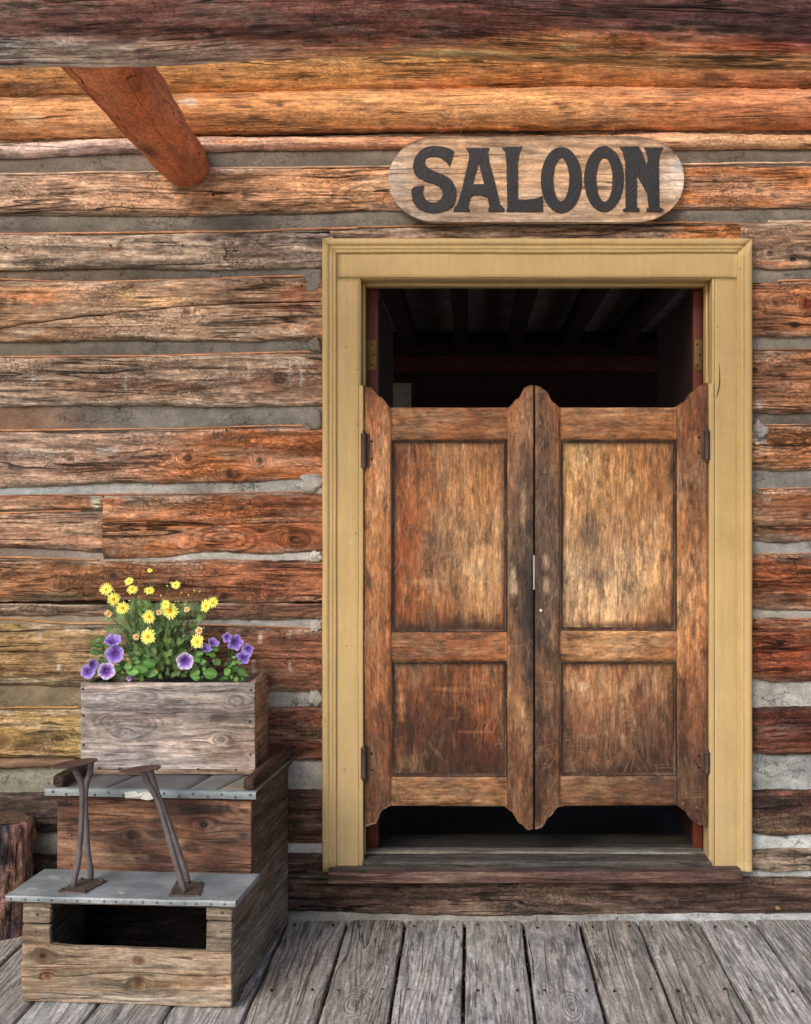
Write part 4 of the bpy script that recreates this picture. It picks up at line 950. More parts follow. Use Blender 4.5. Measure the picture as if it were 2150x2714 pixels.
        rl = [(858, 925, [[(160, 110, 74), (164, 112, 74), (166, 110, 68)]]), (1328, 1392, [[(156, 114, 80), (176, 132, 92), (156, 104, 66)]]), (1634, 1697, [[(140, 102, 74), (126, 90, 66), (110, 78, 60)]])]
        scr = [(1151, 1205), (1151, 1270)]; holes = [(1148, 1283)]
    f0, f1 = (o_t, i_t) if L else (i_t, o_t)
    slab('stile', t, M['door'], dpx(x0), dpx(sa)-.0008, top, bot, YD, YD+TH, 'z', f0, 12, 110, .0007, .004)
    slab('stile', t, M['door'], dpx(sb)+.0008, dpx(x1), top, bot, YD, YD+TH, 'z', f1, 12, 110, .0007, .004)
    for k, (a, b, cols) in enumerate(rl):
        tt = top if k == 0 else dpz(a); bb = bot if k == 2 else dpz(b)
        slab('rail', t, M['door'], dpx(sa), dpx(sb), tt, bb, YD+.0008, YD+TH, 'x', door_tint([sa, (sa+sb)/2, sb], [a, b], cols*2, .05), 40, 10, .0007, .003)
    for (a, b, tn) in ((rl[0][1], rl[1][0], up), (rl[1][1], rl[2][0], lo)):
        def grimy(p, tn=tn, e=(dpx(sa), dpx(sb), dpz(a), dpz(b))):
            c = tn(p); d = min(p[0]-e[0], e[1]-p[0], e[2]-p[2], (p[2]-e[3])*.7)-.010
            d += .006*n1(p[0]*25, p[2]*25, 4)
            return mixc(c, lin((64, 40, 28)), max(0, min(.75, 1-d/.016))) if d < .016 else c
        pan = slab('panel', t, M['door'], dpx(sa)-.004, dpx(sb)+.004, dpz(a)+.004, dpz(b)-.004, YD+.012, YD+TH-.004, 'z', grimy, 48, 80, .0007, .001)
        # moulding run round the panel
        V = []; Fc = []; q0, q1, q2, q3 = dpx(sa)+.0005, dpx(sb)-.0005, dpz(a)-.0005, dpz(b)+.0005
        pr_ = [(0, .014), (0, .0015), (.002, .0005), (.0045, .003), (.0055, .006), (.0075, .005), (.0095, .0085), (.0105, .013)]
        m = len(pr_)
        for (cx, cz, sx, sz) in ((q0, q3, 1, 1), (q1, q3, -1, 1), (q1, q2, -1, -1), (q0, q2, 1, -1)):
            for (s, y) in pr_: V.append((cx+sx*s, YD+y, cz+sz*s))
        for c in range(4):
            for j in range(m-1):
                p0 = c*m+j; p1 = ((c+1) % 4)*m+j
                Fc.append((p0, p1, p1+1, p0+1))
        mk('moulding', V, Fc, M['door'], t, lin((70, 44, 30)), gcof(V, 'z', ns()))
    for (px, py) in scr:
        V, Fc = lathe_geo([(.0062, -.001), (.0064, .0016), (.005, .0026), (.0028, .0022), (.0022, .0008)], (dpx(px), YD, dpz(py)), 'y', 14)
        s_ = mk('screw', V, Fc, M['brass'], t, lin((132, 104, 84)))
        V, Fc = lathe_geo([(.0022, 0), (.0021, .0012)], (dpx(px), YD-.0012, dpz(py)), 'y', 8); mk('socket', V, Fc, M['black'], s_, lin((20, 16, 16)))
    if not L:
        V, Fc = lathe_geo([(.0052, -.001), (.0054, .003), (.004, .0042), (.0026, .003)], (dpx(1139), YD, dpz(1285)), 'y', 12)
        mk('screw', V, Fc, M['zinc'], t, lin((210, 205, 196)))
    # hinges
    for hz0, hz1 in (((905, 993), (1564, 1646)) if L else ((900, 976), (1575, 1633))):
        hx = dpx(766.5 if L else 1487.5)+(0 if L else .001); yh = YD-.010
        z1, z0 = dpz(hz0), dpz(hz1); r = .0105; H = z1-z0
        V, Fc = lathe_geo([(.001, 0), (.005, .004), (.006, .010), (.0045, .012), (r*1.08, .0135), (r, .016)] + [(r, H-.016), (r*1.08, H-.0135), (.0045, H-.012), (.006, H-.010), (.005, H-.004), (.001, H)], (hx, yh, z0), 'z', 14)
        hg = mk('hinge', V, Fc, M['iron'], t, lin((76, 62, 56)))
        sx = 1 if L else -1
        xa, xb = sorted((hx, hx+sx*.019))
        rbox('hinge_leaf', hg, M['iron'], (xb-xa, .003, H-.03), (xa, YD-.0042, z0+.015), 'z', lin((84, 64, 54)), .03, .001, .0004, local=False)
        for q in (.30, .72):
            V, Fc = lathe_geo([(.0042, -.002), (.0045, .0006), (.002, .0012)], (hx+sx*.026, YD, z0+H*q), 'y', 10)
            mk('screw', V, Fc, M['black'], hg, lin((26, 20, 20)))
saloon_door('left'); saloon_door('right')

# ------------------------------------------------------------------ sign
yS = -.052
sg = thing('saloon_sign', W(1421, 590, yS), label='rounded wooden sign board with the dark word SALOON above the doorway', cat='sign')
sx0, sx1, sz0, sz1 = W(1030, 0, yS).x, W(1814, 0, yS).x, W(0, 588, yS).z, W(0, 360, yS).z
def sign_curve(sign):
    cx, cz = (sx0+sx1)/2, (sz0+sz1)/2; hw, hh = (sx1-sx0)/2, (sz1-sz0)/2; rx = hh*1.22
    def f(x):
        e = abs(x-cx)-(hw-rx)
        if e <= 0: v = hh
        else: v = hh*max(0.0, 1-min(1, e/rx)**2.15)**(1/2.15)
        return cz+sign*v
    return f
V = []; N = 100; seed = ns(); us = []
cx, hw = (sx0+sx1)/2, (sx1-sx0)/2
for i in range(N+1):
    us.append(cx-hw*math.cos(math.pi*i/N))
tf, bf = sign_curve(1), sign_curve(-1); R = 16; Fc = []
for face in (0, 1):
    for x in us:
        a, b = tf(x), bf(x)
        for j in range(R+1):
            z = b+(a-b)*j/R; e = min(j, R-j)/R*(a-b)
            V.append((x, (yS+.003*max(0, 1-e/.006)+.0006*n1(x*6, z*30)) if face == 0 else yS+.026, z))
Fc += grid_faces(N+1, R+1, 0, True)+grid_faces(N+1, R+1, (N+1)*(R+1), False); o2 = (N+1)*(R+1)
for i in range(N):
    a, b = i*(R+1), (i+1)*(R+1); Fc.append((a, b, b+o2, a+o2)); a += R; b += R; Fc.append((b, a, a+o2, b+o2))
st = door_tint([818, 900, 1000, 1130, 1260, 1360, 1441], [285, 376, 467], [[(176, 156, 138), (170, 140, 116), (168, 138, 112), (176, 148, 122), (172, 142, 116), (168, 140, 118), (166, 138, 116)], [(176, 154, 134), (186, 150, 118), (192, 148, 110), (194, 154, 118), (190, 146, 108), (184, 152, 124), (192, 176, 162)], [(164, 148, 132), (158, 138, 120), (162, 140, 120), (170, 148, 126), (168, 142, 116), (172, 140, 112), (176, 138, 106)]], .1,
               [(1425, 365, 14, 18, (206, 198, 190), .8), (1210, 345, 10, 10, (120, 80, 54), .6), (1060, 345, 9, 8, (140, 92, 60), .6), (1030, 300, 34, 6, (90, 66, 52), .5), (890, 305, 40, 5, (110, 84, 68), .5), (1150, 300, 30, 6, (96, 76, 64), .4), (1080, 375, 40, 20, (206, 150, 100), .4)])
mk('board', V, Fc, M['sign'], sg, st, gcof(V, 'x', 12))
def zpt(x, y): return W(1000+x/2.0333, 340+y/2.0333, yS-.0035)
def arc(cx, cy, rx, ry, n=40): return [(cx+rx*math.cos(2*math.pi*k/n)*(1+.0*k), cy+ry*math.sin(2*math.pi*k/n)) for k in range(n)]
def ssm(pts, sharp=()):
    """smooth closed outline; points listed in sharp stay corners"""
    n = len(pts); out = []
    for i in range(n):
        p0, p1, p2, p3 = pts[i-1], pts[i], pts[(i+1) % n], pts[(i+2) % n]
        if i in sharp: p0 = p1
        if (i+1) % n in sharp: p3 = p2
        for k in range(4):
            t = k/4
            out.append(tuple(.5*(2*p1[c]+(-p0[c]+p2[c])*t+(2*p0[c]-5*p1[c]+4*p2[c]-p3[c])*t*t+(-p0[c]+3*p1[c]-3*p2[c]+p3[c])*t**3) for c in (0, 1)))
    return out
S_ = [(412, 122), (385, 108), (330, 96), (285, 97), (245, 112), (212, 145), (195, 190), (198, 230), (215, 258), (250, 280), (300, 296), (335, 312), (352, 340), (350, 368), (335, 390), (305, 402), (278, 396), (255, 375), (245, 345), (250, 308), (225, 311), (196, 318), (185, 340), (190, 380), (210, 420), (245, 443), (295, 455), (345, 450), (390, 430), (418, 395), (425, 350), (415, 305), (390, 270), (350, 248), (300, 228), (268, 208), (255, 185), (262, 160), (285, 150), (320, 150), (350, 162), (372, 182), (390, 204), (400, 165)]
A_ = [(480, 106), (602, 106), (596, 130), (606, 190), (636, 300), (662, 410), (684, 432), (684, 448), (600, 448), (600, 430), (607, 425), (596, 372), (560, 358), (515, 360), (500, 375), (488, 428), (496, 434), (496, 447), (412, 447), (415, 430), (430, 415), (455, 340), (475, 250), (496, 160), (492, 125)]
L_ = [(675, 103), (778, 98), (765, 130), (757, 180), (758, 384), (800, 386), (850, 380), (875, 372), (890, 362), (893, 448), (697, 448), (703, 420), (697, 180), (692, 130)]
N_ = [(1308, 98), (1408, 98), (1425, 125), (1455, 205), (1460, 160), (1448, 120), (1440, 104), (1540, 103), (1522, 135), (1517, 180), (1520, 425), (1545, 438), (1530, 447), (1455, 447), (1453, 432), (1465, 425), (1455, 350), (1400, 250), (1398, 425), (1412, 435), (1410, 447), (1327, 447), (1325, 435), (1340, 430), (1338, 180), (1325, 130)]
letters = [([ssm(S_, (0, 19, 42))],), ([A_, [(547, 182), (578, 302), (513, 302)]],), ([L_],), ([arc(993, 278, 110, 177), arc(992, 275, 44, 118)],), ([arc(1222, 272, 106, 176), arc(1225, 275, 45, 120)],), ([N_],)]
for (loops,) in letters:
    cu = bpy.data.curves.new('letter_outline', 'CURVE'); cu.dimensions = '2D'; cu.fill_mode = 'BOTH'; cu.extrude = .0028; cu.bevel_depth = .0007
    for lp in loops:
        sp = cu.splines.new('POLY'); pts = []
        # roughen: hand cut, weathered edges
        for k in range(len(lp)):
            a, b = lp[k], lp[(k+1) % len(lp)]; d = math.hypot(b[0]-a[0], b[1]-a[1]); n = max(1, int(d/14))
            for j in range(n):
                x = a[0]+(b[0]-a[0])*j/n; y = a[1]+(b[1]-a[1])*j/n
                pts.append((x+2.2*n1(x*.06, y*.06, 3), y+2.2*n1(x*.06, y*.06, 8)))
        sp.points.add(len(pts)-1)
        for k, (x, y) in enumerate(pts):
            v = zpt(x, y); sp.points[k].co = (v.x, v.z, 0, 1)
        sp.use_cyclic_u = True
    ob = bpy.data.objects.new('tmp', cu); COL.objects.link(ob)
    dg = bpy.context.evaluated_depsgraph_get(); me = bpy.data.meshes.new_from_object(ob.evaluated_get(dg))
    V = [Vector((v.co.x, yS-.001-v.co.z, v.co.y)) for v in me.vertices]; Fc = [tuple(p.vertices) for p in me.polygons]
    bpy.data.objects.remove(ob); bpy.data.meshes.remove(me); bpy.data.curves.remove(cu)
    mk('letter', V, Fc, M['black'], sg, lin((36, 34, 36)), flat=True)
for px in (1222, 1625):
    V, Fc = tube_geo(catmull([W(px, 328, -.05), W(px+5, 336, -.056), W(px+1, 346, -.056), W(px-2, 358, -.045), W(px, 364, -.04)], 4), .0016, 6)
    mk('hanging_hook', V, Fc, M['iron'], sg, lin((110, 86, 70)))

# ------------------------------------------------------------------ shoe-shine stand
TH_ = rad(-4.3)
stO = (-.676, -.757, .0)        # front right bottom corner
stand = thing('shoeshine_stand', stO, TH_, label='two-tier wooden shoe-shine stand with metal-covered step and two iron foot rests', cat='shoe-shine stand')
inv_st = rootmat(stand).inverted()
WD = .612; D1 = .235; D2 = .72; H1 = .292; H2 = .552
c_fr = lambda rows, lst=(): spots((lambda p: rows), lst, lambda p: (p[0]*1000, p[2]*1000))
def cc(*a): return lin(a)
def mottled(c1, c2, s, fx=5, fz=14):
    c1, c2 = lin(c1), lin(c2)
    return lambda p: mixc(c1, c2, max(0, min(1, .5+.9*n1(p[0]*fx+s, p[1]*fx, p[2]*fz))))
mm = lambda p: (p[0]*1000, p[2]*1000)
B = lambda name, size, loc, axis, tint, mat='old', **k: rbox(name, stand, M[mat], size, loc, axis, tint, **k)
# lower front board, chewed upper left corner
def wfront(p):
    z = p[2]
    if z > .14: z += .010*math.exp(-((p[0]-.03)/.05)**2)-.010*min(1, p[0]/WD)
    return Vector((p[0], p[1], z+.003*n1(p[0]*9, 4)))
fb = spots(mottled((176, 152, 130), (158, 132, 108), 3), [(65, 133, 24, 20, (128, 84, 60), .7), (65, 133, 11, 10, (92, 56, 38), .9), (75, 78, 22, 18, (142, 94, 64), .7), (75, 78, 10, 9, (110, 66, 42), .9), (345, 128, 22, 15, (126, 84, 60), .7), (345, 128, 12, 9, (104, 58, 38), .9), (342, 62, 22, 26, (130, 88, 64), .8), (342, 62, 12, 14, (96, 56, 40), .9), (160, 96, 90, 8, (108, 78, 60), .5), (420, 60, 120, 18, (178, 128, 88), .4), (300, 20, 300, 14, (176, 166, 152), .6), (595, 78, 9, 8, (150, 96, 60), .8)], mm)
B('front_board', (WD, .024, .166), (-WD, -.002, 0), 'x', (lambda p: fb((p[0]+WD, p[1], p[2]))), 'old', step=.0075, kn=[(.065, .133, .016), (.075, .078, .013), (.345, .128, .014), (.342, .062, .018), (.598, .08, .006)], r=.005, amp=.0016, warp=wfront)
# short boards either side of the opening
for k, (z0, h) in enumerate(((.168, .054), (.224, .062))):
    B('front_slat', (.082, .022, h), (-WD+.002, .0+k*.003, z0-.004*(1-k)), 'x', mottled((160, 140, 120), (128, 104, 86), 5+k), 'old', step=.014, r=.004)
for k, (z0, h) in enumerate(((.158, .082), (.243, .042))):
    B('front_slat', (.074, .022, h), (-.074, .0+k*.002, z0), 'x', mottled((156, 140, 122), (124, 106, 90), 8+k), 'old', step=.014, r=.004)
# side walls: two long lower boards, an upper one under the seat
B('side_board', (.022, D2-.022, .150), (-.024, .024, 0), 'y', mottled((146, 138, 124), (120, 106, 92), 11), 'old', step=.02)
B('side_board', (.022, D2-.022, .135), (-.0245, .024, .153), 'y', mottled((138, 124, 108), (110, 92, 78), 12), 'old', step=.02)
B('side_board', (.022, D2-D1-.024, .262), (-.0235, D1+.024, .291), 'y', mottled((112, 82, 64), (84, 66, 56), 13), 'old', step=.02)
B('side_board', (.022, D2-.024, .150), (-WD+.002, .024, 0), 'y', mottled((140, 128, 112), (116, 102, 88), 14), 'old', step=.04)
B('side_board', (.022, D2-.024, .135), (-WD+.002, .024, .153), 'y', mottled((130, 118, 100), (106, 92, 80), 15), 'old', step=.04)
B('side_board', (.022, D2-D1-.024, .262), (-WD+.002, D1+.024, .291), 'y', mottled((100, 76, 60), (84, 66, 56), 16), 'old', step=.04)
B('bottom_board', (WD-.05, D2-.03, .016), (-WD+.025, .024, .004), 'y', cc(90, 80, 70), 'old', step=.1)
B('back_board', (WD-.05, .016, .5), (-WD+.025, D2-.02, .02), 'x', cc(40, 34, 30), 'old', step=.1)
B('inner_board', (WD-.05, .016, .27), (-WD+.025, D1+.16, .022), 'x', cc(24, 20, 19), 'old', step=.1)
# upper front board (stained) and its lip
uf = spots(mottled((160, 112, 86), (76, 50, 44), 21, 5, 9), [(60, 455, 60, 22, (48, 36, 36), .8), (330, 440, 50, 60, (44, 32, 32), .55), (480, 500, 130, 14, (46, 36, 36), .85), (460, 455, 18, 24, (44, 32, 30), .85), (240, 420, 30, 26, (46, 32, 30), .8), (420, 380, 40, 22, (44, 32, 30), .75), (90, 420, 90, 12, (46, 34, 34), .7), (200, 480, 130, 16, (160, 110, 82), .5), (150, 350, 130, 30, (140, 116, 96), .55), (540, 420, 50, 14, (146, 98, 74), .5), (30, 510, 26, 7, (40, 34, 36), .8), (580, 425, 30, 6, (40, 32, 32), .8)], mm)
B('front_board', (WD-.008, .022, .245), (-WD+.004, D1, .298), 'x', (lambda p: uf((p[0]+WD, p[1], p[2]))), 'old', step=.0075, kn=[(.24, .122, .02), (.456, .157, .02), (.49, .06, .012)], r=.004)
B('seat_rail', (WD+.004, .03, .026), (-WD-.002, D1-.004, .528), 'x', cc(74, 52, 44), 'old', step=.03)
# lower metal-covered step
SH = H1+.0165; sw0, sw1 = -WD-.036, .018; oy = -.022
def sheet(name, x0, x1, y0, y1, z, lip, mat, tint, cut=None, lipside=True):
    V = []; Fc = []; nx, ny = 48, 16; s = ns()
    for i in range(nx+1):
        for j in range(ny+1):
            x = x0+(x1-x0)*i/nx; y = y0+(y1-y0)*j/ny
            V.append((x, y, z+.0014*n1(x*9+s, y*9)+.0006*n1(x*30, y*30+s)))
    Fc += grid_faces(nx+1, ny+1, 0, True)
    # front lip, hammered over the edge
    b = len(V)
    for i in range(nx+1):
        x = x0+(x1-x0)*i/nx; zt = V[i*(ny+1)][2]
        for q, (dy, dz) in enumerate(((0, 0), (-.0022, -.0016), (-.0026, -.006), (-.0022, -lip*.6), (-.001, -lip))):
            V.append((x, y0+dy+.0012*n1(x*40+s, q), zt+dz+(.0018*n1(x*22+s, 3) if q == 4 else 0)))
    Fc += grid_faces(nx+1, 5, b, False)
    if lipside:
        for xs_, dr in ((x1, 1), (x0, -1)):
            b = len(V)
            for j in range(ny+1):
                y = y0+(y1-y0)*j/ny; zt = V[(nx if dr > 0 else 0)*(ny+1)+j][2]
                for q, (dx, dz) in enumerate(((0, 0), (.0022, -.0016), (.0024, -.006), (.002, -lip*.6), (.001, -lip))):
                    V.append((xs_+dr*dx+.0008*n1(y*40+s, q), y, zt+dz+(.0014*n1(y*22+s, 3) if q == 4 else 0)))
            Fc += grid_faces(ny+1, 5, b, dr < 0)
    return mk(name, V, Fc, M[mat], stand, tint, [v for v in V], local=True)
B('step_board', (sw1-sw0-.008, D1+.012, .016), (sw0+.004, oy+.006, H1-.006), 'x', cc(110, 92, 78), 'old', step=.03)
zt_ = spots(mottled((150, 160, 166), (116, 126, 132), 31, 9, 9), [(-470, 60, 60, 20, (150, 158, 162), .5), (-300, 100, 80, 30, (92, 100, 106), .5), (-120, 60, 60, 30, (130, 138, 140), .5), (-580, 150, 30, 12, (190, 194, 194), .7), (-600, 40, 14, 7, (196, 200, 200), .85), (-330, 30, 9, 5, (204, 208, 208), .9)], lambda p: (p[0]*1000, p[1]*1000))
sheet('metal_sheet', sw0, sw1, oy, D1+.003, SH, .016, 'zinc', zt_)
def tack(x, y, z, dirn='y', par=stand, r=.0042, c=(120, 126, 128)):
    V, Fc = lathe_geo([(r, -.001), (r, .0008), (r*.55, .0022)], (0, 0, 0), 'y', 8)
    if dirn == 'y': V = [Vector((v.x+x, v.y+y, v.z+z)) for v in V]
    elif dirn == 'x': V = [Vector((-v.y+x, v.x+y, v.z+z)) for v in V]
    else: V = [Vector((v.x+x, v.z+y, -v.y+z)) for v in V]
    return mk('tack', V, Fc, M['iron'], par, lin(c), local=True)
for k in range(17):
    tack(sw0+.016+k*.0385+random.uniform(-.003, .003), oy-.0026, SH-.0085)
for k in range(14):
    tack(sw1+.0026, oy+.010+k*.0175, SH-.0085, 'x', r=.003)
# seat: slate slabs in a galvanised edge strip
zs = H2+.001; sx_0, sx_1 = -WD-.024, .016; sy0 = D1-.022
B('seat_board', (sx_1-sx_0-.006, D2-D1+.02, .014), (sx_0+.003, sy0+.003, H2-.012), 'x', cc(86, 66, 56), 'old', step=.03)
cuts = [(-.636, -.636), (-.505, -.465), (-.455+.04, -.36), (-.20, -.16), (-.125, -.03), (.012, .012)]
slab_cols = [(104, 104, 104), (100, 104, 106), (116, 120, 120), (128, 126, 112), (92, 96, 98)]
cuts = [(-.630, -.630), (-.452, -.30), (-.375, -.18), (-.205, -.06), (-.118, .005), (.012, .013)]
cuts = [(-.630, -.630), (-.462, -.38), (-.205, -.17), (-.118, -.03), (.012, .013)]
for k in range(4):
    (a0, a1), (b0_, b1_) = cuts[k], cuts[k+1]
    g_ = .0022; z = zs+.006; n = 8; V = []; s = ns()
    for i in range(n+1):
        for j in range(n+1):
            f = j/n; u = i/n
            xa = a0+(a1-a0)*f+g_; xb = b0_+(b1_-b0_)*f-g_
            e = .0025 if i in (0, n) or j in (0, n) else 0
            V.append((xa+(xb-xa)*u, sy0+.003+f*(D2-sy0-.006), z-e+.0012*n1(xa*20+i, f*9, s)))
    m0 = len(V); ring = [i*(n+1) for i in range(n+1)]+[n*(n+1)+j for j in range(1, n+1)]+[i*(n+1)+n for i in range(n-1, -1, -1)]+[j for j in range(n-1, 0, -1)]
    for r_ in ring: v = V[r_]; V.append((v[0], v[1], zs-.002))
    Fc = grid_faces(n+1, n+1, 0, True)
    for q in range(len(ring)): Fc.append((ring[q], m0+q, m0+(q+1) % len(ring), ring[(q+1) % len(ring)]))
    mk('slate_tile', V, Fc, M['slate'], stand, mottled(slab_cols[k], [v*.88 for v in slab_cols[k]], k*7., 14, 14), local=True)
# edge strip: two overlapping lengths with a torn piece of white flashing
def estrip(x0, x1, y, z1, h, c):
    V = []; n = 30; s = ns()
    for i in range(n+1):
        x = x0+(x1-x0)*i/n
        for q, (dy, z) in enumerate(((.02, z1+.001), (.0, z1+.001), (-.0018, z1-.002), (-.002, z1-h*.6), (-.001, z1-h))):
            V.append((x, y+dy+.0012*n1(x*30+s, q), z+(.0022*n1(x*16+s, 5) if q == 4 else .0008*n1(x*10+s, 2))))
    o = mk('edge_strip', V, grid_faces(n+1, 5), M['zinc'], stand, mottled(c, [v*.85 for v in c], s, 12, 12), local=True); return o
estrip(sx_0, -.455, sy0, zs+.007, .021, (140, 150, 152)); estrip(-.457, sx_1, sy0-.0012, zs+.007, .021, (136, 148, 154))
for k in range(15):
    tack(sx_0+.024+k*.0435+random.uniform(-.003, .003), sy0-.004, zs-.0035+(-.0045 if k % 2 else .003), r=.004, c=(96, 102, 106))
V = [(-.385, sy0-.006, zs+.002), (-.352, sy0-.010, zs+.006), (-.340, sy0-.007, zs-.001), (-.322, sy0-.012, zs+.005), (-.306, sy0-.006, zs+.001), (-.300, sy0-.007, zs+.004), (-.298, sy0-.005, zs-.018), (-.315, sy0-.008, zs-.021), (-.340, sy0-.005, zs-.017), (-.384, sy0-.005, zs-.016), (-.335, sy0-.0115, zs-.008)]
mk('torn_flashing', V, [(0, 9, 10, 1), (1, 10, 2), (2, 10, 3), (3, 10, 8, 7), (9, 8, 10), (3, 7, 6, 4), (4, 6, 5)], M['paper'], stand, lin((212, 214, 208)), local=True, flat=True)
# arm rails along both ends of the seat
for (xa, c) in ((-.026, (88, 62, 50)), (-WD-.006, (96, 76, 62))):
    rbox('arm_rail', stand, M['old'], (.036, D2-D1+.02, .036), (xa, D1-.012, zs+.009), 'y', mottled(c, (66, 46, 38), 3), .02, .011, .002, warp=lambda p: Vector((p[0]+.006*p[1], p[1], p[2]+.01*p[1])))
# screws in the boards
for (x, y, z) in ((-.565, D1-.001, .515), (-.565, D1-.001, .415), (-.565, D1-.001, .325), (-.045, D1-.001, .515), (-.045, D1-.001, .375), (-.028, .0, .268), (-.028, .0, .215), (-.05, -.003, .09), (-WD+.04, 0, .2), (-WD+.045, 0, .25)):
    tack(x, y, z, c=(110, 90, 80))

# iron foot rests
def footrest(plate, rods, sole, lbl, rr=.0085):
    zp = SH+.0045
    base = [WZ(100+a/3.416, 1950+b/3.416, zp) for a, b in plate]
    cen = sum(base, Vector())/4
    e = bpy.data.objects.new('foot_rest', None); COL.objects.link(e); e.parent = stand; e.empty_display_size = .05
    e.location = inv_st @ cen; e['label'] = lbl
    V = [Vector((p.x, p.y, zp)) for p in base]+[Vector((p.x, p.y, zp-.005)) for p in base]
    bp = mk('base_plate', V, [(0, 1, 2, 3), (7, 6, 5, 4), (0, 4, 5, 1), (1, 5, 6, 2), (2, 6, 7, 3), (3, 7, 4, 0)], M['iron'], e, lin((92, 82, 78)), flat=True)
    for p in base:
        q = cen+(p-cen)*.82; V, Fc = lathe_geo([(.005, 0), (.0055, .0035), (.003, .006)], (q.x, q.y, zp), 'z', 8)
        mk('bolt', V, Fc, M['iron'], e, lin((76, 68, 66)))
    tops = []
    for pts, ya, yb in rods:
        b0 = WZ(100+pts[0][0]/3.416, 1950+pts[0][1]/3.416, zp); n = len(pts); P = [b0]
        for k in range(1, n):
            P.append(W(100+pts[k][0]/3.416, 1950+pts[k][1]/3.416, b0.y+(ya+(yb-ya)*k/(n-1))))
        V, Fc = tube_geo(catmull(P, 7), lambda t: rr*(1+.08*math.sin(t*9)), 12)
        mk('rod', V, Fc, M['iron'], e, lin((104, 96, 98))); tops.append(P[-1])
    # sole plate: a shoe-sole shaped dished plate
    heel = W(100+sole[1][0]/3.416, 1950+sole[1][1]/3.416, tops[1].y+.03); toe = W(100+sole[0][0]/3.416, 1950+sole[0][1]/3.416, tops[0].y-.10)
    ax = (toe-heel); Lg = ax.length; ax.normalize(); side = ax.cross(Vector((0, 0, 1))).normalized(); up = side.cross(ax).normalized()
    V = []; n, m = 22, 8
    for i in range(n+1):
        t = i/n; wdt = .5*math.sqrt(max(0, 1-abs(2*min(1, t)-1)**2.6))*(.062+.040*t+.006*math.sin(t*6))
        for j in range(m+1):
            s = 2*j/m-1
            V.append(heel+ax*Lg*t+side*wdt*s+up*(-.006*(1-s*s)*math.sin(math.pi*t)+.012*math.sin(t*math.pi)*0))
    N0 = len(V); V += [v-up*.003 for v in V]
    Fc = grid_faces(n+1, m+1, 0, False)+grid_faces(n+1, m+1, N0, True)
    for i in range(n):
        for jj, fl in ((0, 1), (m, 0)):
            a, b = i*(m+1)+jj, (i+1)*(m+1)+jj; q = (a, b, b+N0, a+N0); Fc.append(q if fl else q[::-1])
    mk('sole_plate', V, Fc, M['iron'], e, lin((98, 76, 68)))
footrest([(180, 1405), (430, 1420), (625, 1310), (395, 1290)],
         [([(326, 1362), (335, 1290), (368, 1130), (392, 850), (403, 600), (396, 440), (365, 365), (335, 310)], 0, -.01),
          ([(480, 1298), (478, 1210), (452, 1050), (438, 800), (430, 600), (442, 440), (470, 350), (486, 225)], 0, .0)],
         [(165, 290), (512, 200)], 'left iron foot rest, nearly upright with two crossing rods')
footrest([(1185, 1445), (1465, 1445), (1505, 1325), (1255, 1315)],
         [([(1330, 1412), (1292, 1290), (1185, 920), (1110, 660), (1062, 540), (1000, 430), (955, 318)], 0, -.01),
          ([(1362, 1326), (1322, 1190), (1225, 900), (1130, 640), (1075, 500), (1045, 400), (1020, 300)], 0, 0)],
         [(808, 335), (1068, 262)], 'right iron foot rest, leaning to the left')

# ------------------------------------------------------------------ planter box
pO = W(213, 2046, -.300); pw = W(676, 0, -.300).x-pO.x; pz0 = zs+.0085; ph = W(0, 1810, -.300).z-pz0; pd = .27
pt = thing('planter_box', (pO.x+pw/2, -.3+pd/2, pz0), label='grey weathered wooden planter box standing on the seat of the shoe-shine stand', cat='planter')
pf = door_tint([170, 260, 350, 450, 535], [1437, 1490, 1540, 1590, 1630], [[(150, 142, 144), (158, 150, 150), (162, 152, 150), (158, 148, 144), (150, 140, 136)], [(152, 142, 142), (140, 128, 128), (150, 140, 138), (150, 140, 138), (140, 128, 122)], [(160, 150, 150), (158, 148, 148), (164, 154, 154), (168, 152, 146), (176, 150, 136)], [(164, 154, 156), (152, 142, 142), (168, 158, 158), (170, 160, 158), (166, 152, 146)], [(166, 158, 160), (156, 146, 144), (164, 154, 154), (162, 152, 150), (160, 148, 142)]], .1,
    [(226, 1473, 7, 7, (84, 66, 58), .8), (195, 1478, 20, 16, (120, 104, 104), .7), (212, 1455, 20, 14, (124, 110, 110), .6), (498, 1480, 22, 12, (92, 80, 80), .75), (380, 1500, 40, 6, (122, 108, 108), .6), (252, 1600, 30, 9, (118, 104, 102), .6), (435, 1620, 12, 12, (114, 104, 102), .6), (366, 1573, 6, 4, (100, 76, 66), .8), (500, 1560, 16, 10, (176, 140, 116), .6), (290, 1530, 40, 5, (124, 112, 112), .5)])
pbx = lambda name, s, l, ax, t, **k: rbox(name, pt, M['old'], s, l, ax, t, local=False, **k)
pbx('front_board', (pw, .020, ph-.012), (pO.x, -.300, pz0+.012), 'x', (lambda p: tuple(v*k for v, k in zip(pf(p), (.84, .80, .76)))), step=.009, r=.003, kn=[(.068, ph-.06, .008), (.50, ph-.068, .018), (.29, .09, .006), (.45, .10, .02), (.14, .12, .016)])
pbx('base_board', (pw-.006, .012, .018), (pO.x+.003, -.3035, pz0-.001), 'x', lin((150, 124, 106)), step=.02, r=.003)
pbx('side_board', (.020, pd-.02, ph), (pO.x+pw-.0215, -.2795, pz0), 'y', spots(lambda p: lin((176, 130, 98)), [(-240, 620, 60, 40, (100, 68, 50), .6), (-150, 760, 60, 40, (160, 112, 80), .6)], lambda p: (p[1]*1000, p[2]*1000)), step=.02, r=.003)
pbx('side_board', (.020, pd-.02, ph), (pO.x+.001, -.2795, pz0), 'y', lin((120, 104, 96)), step=.04, r=.003)
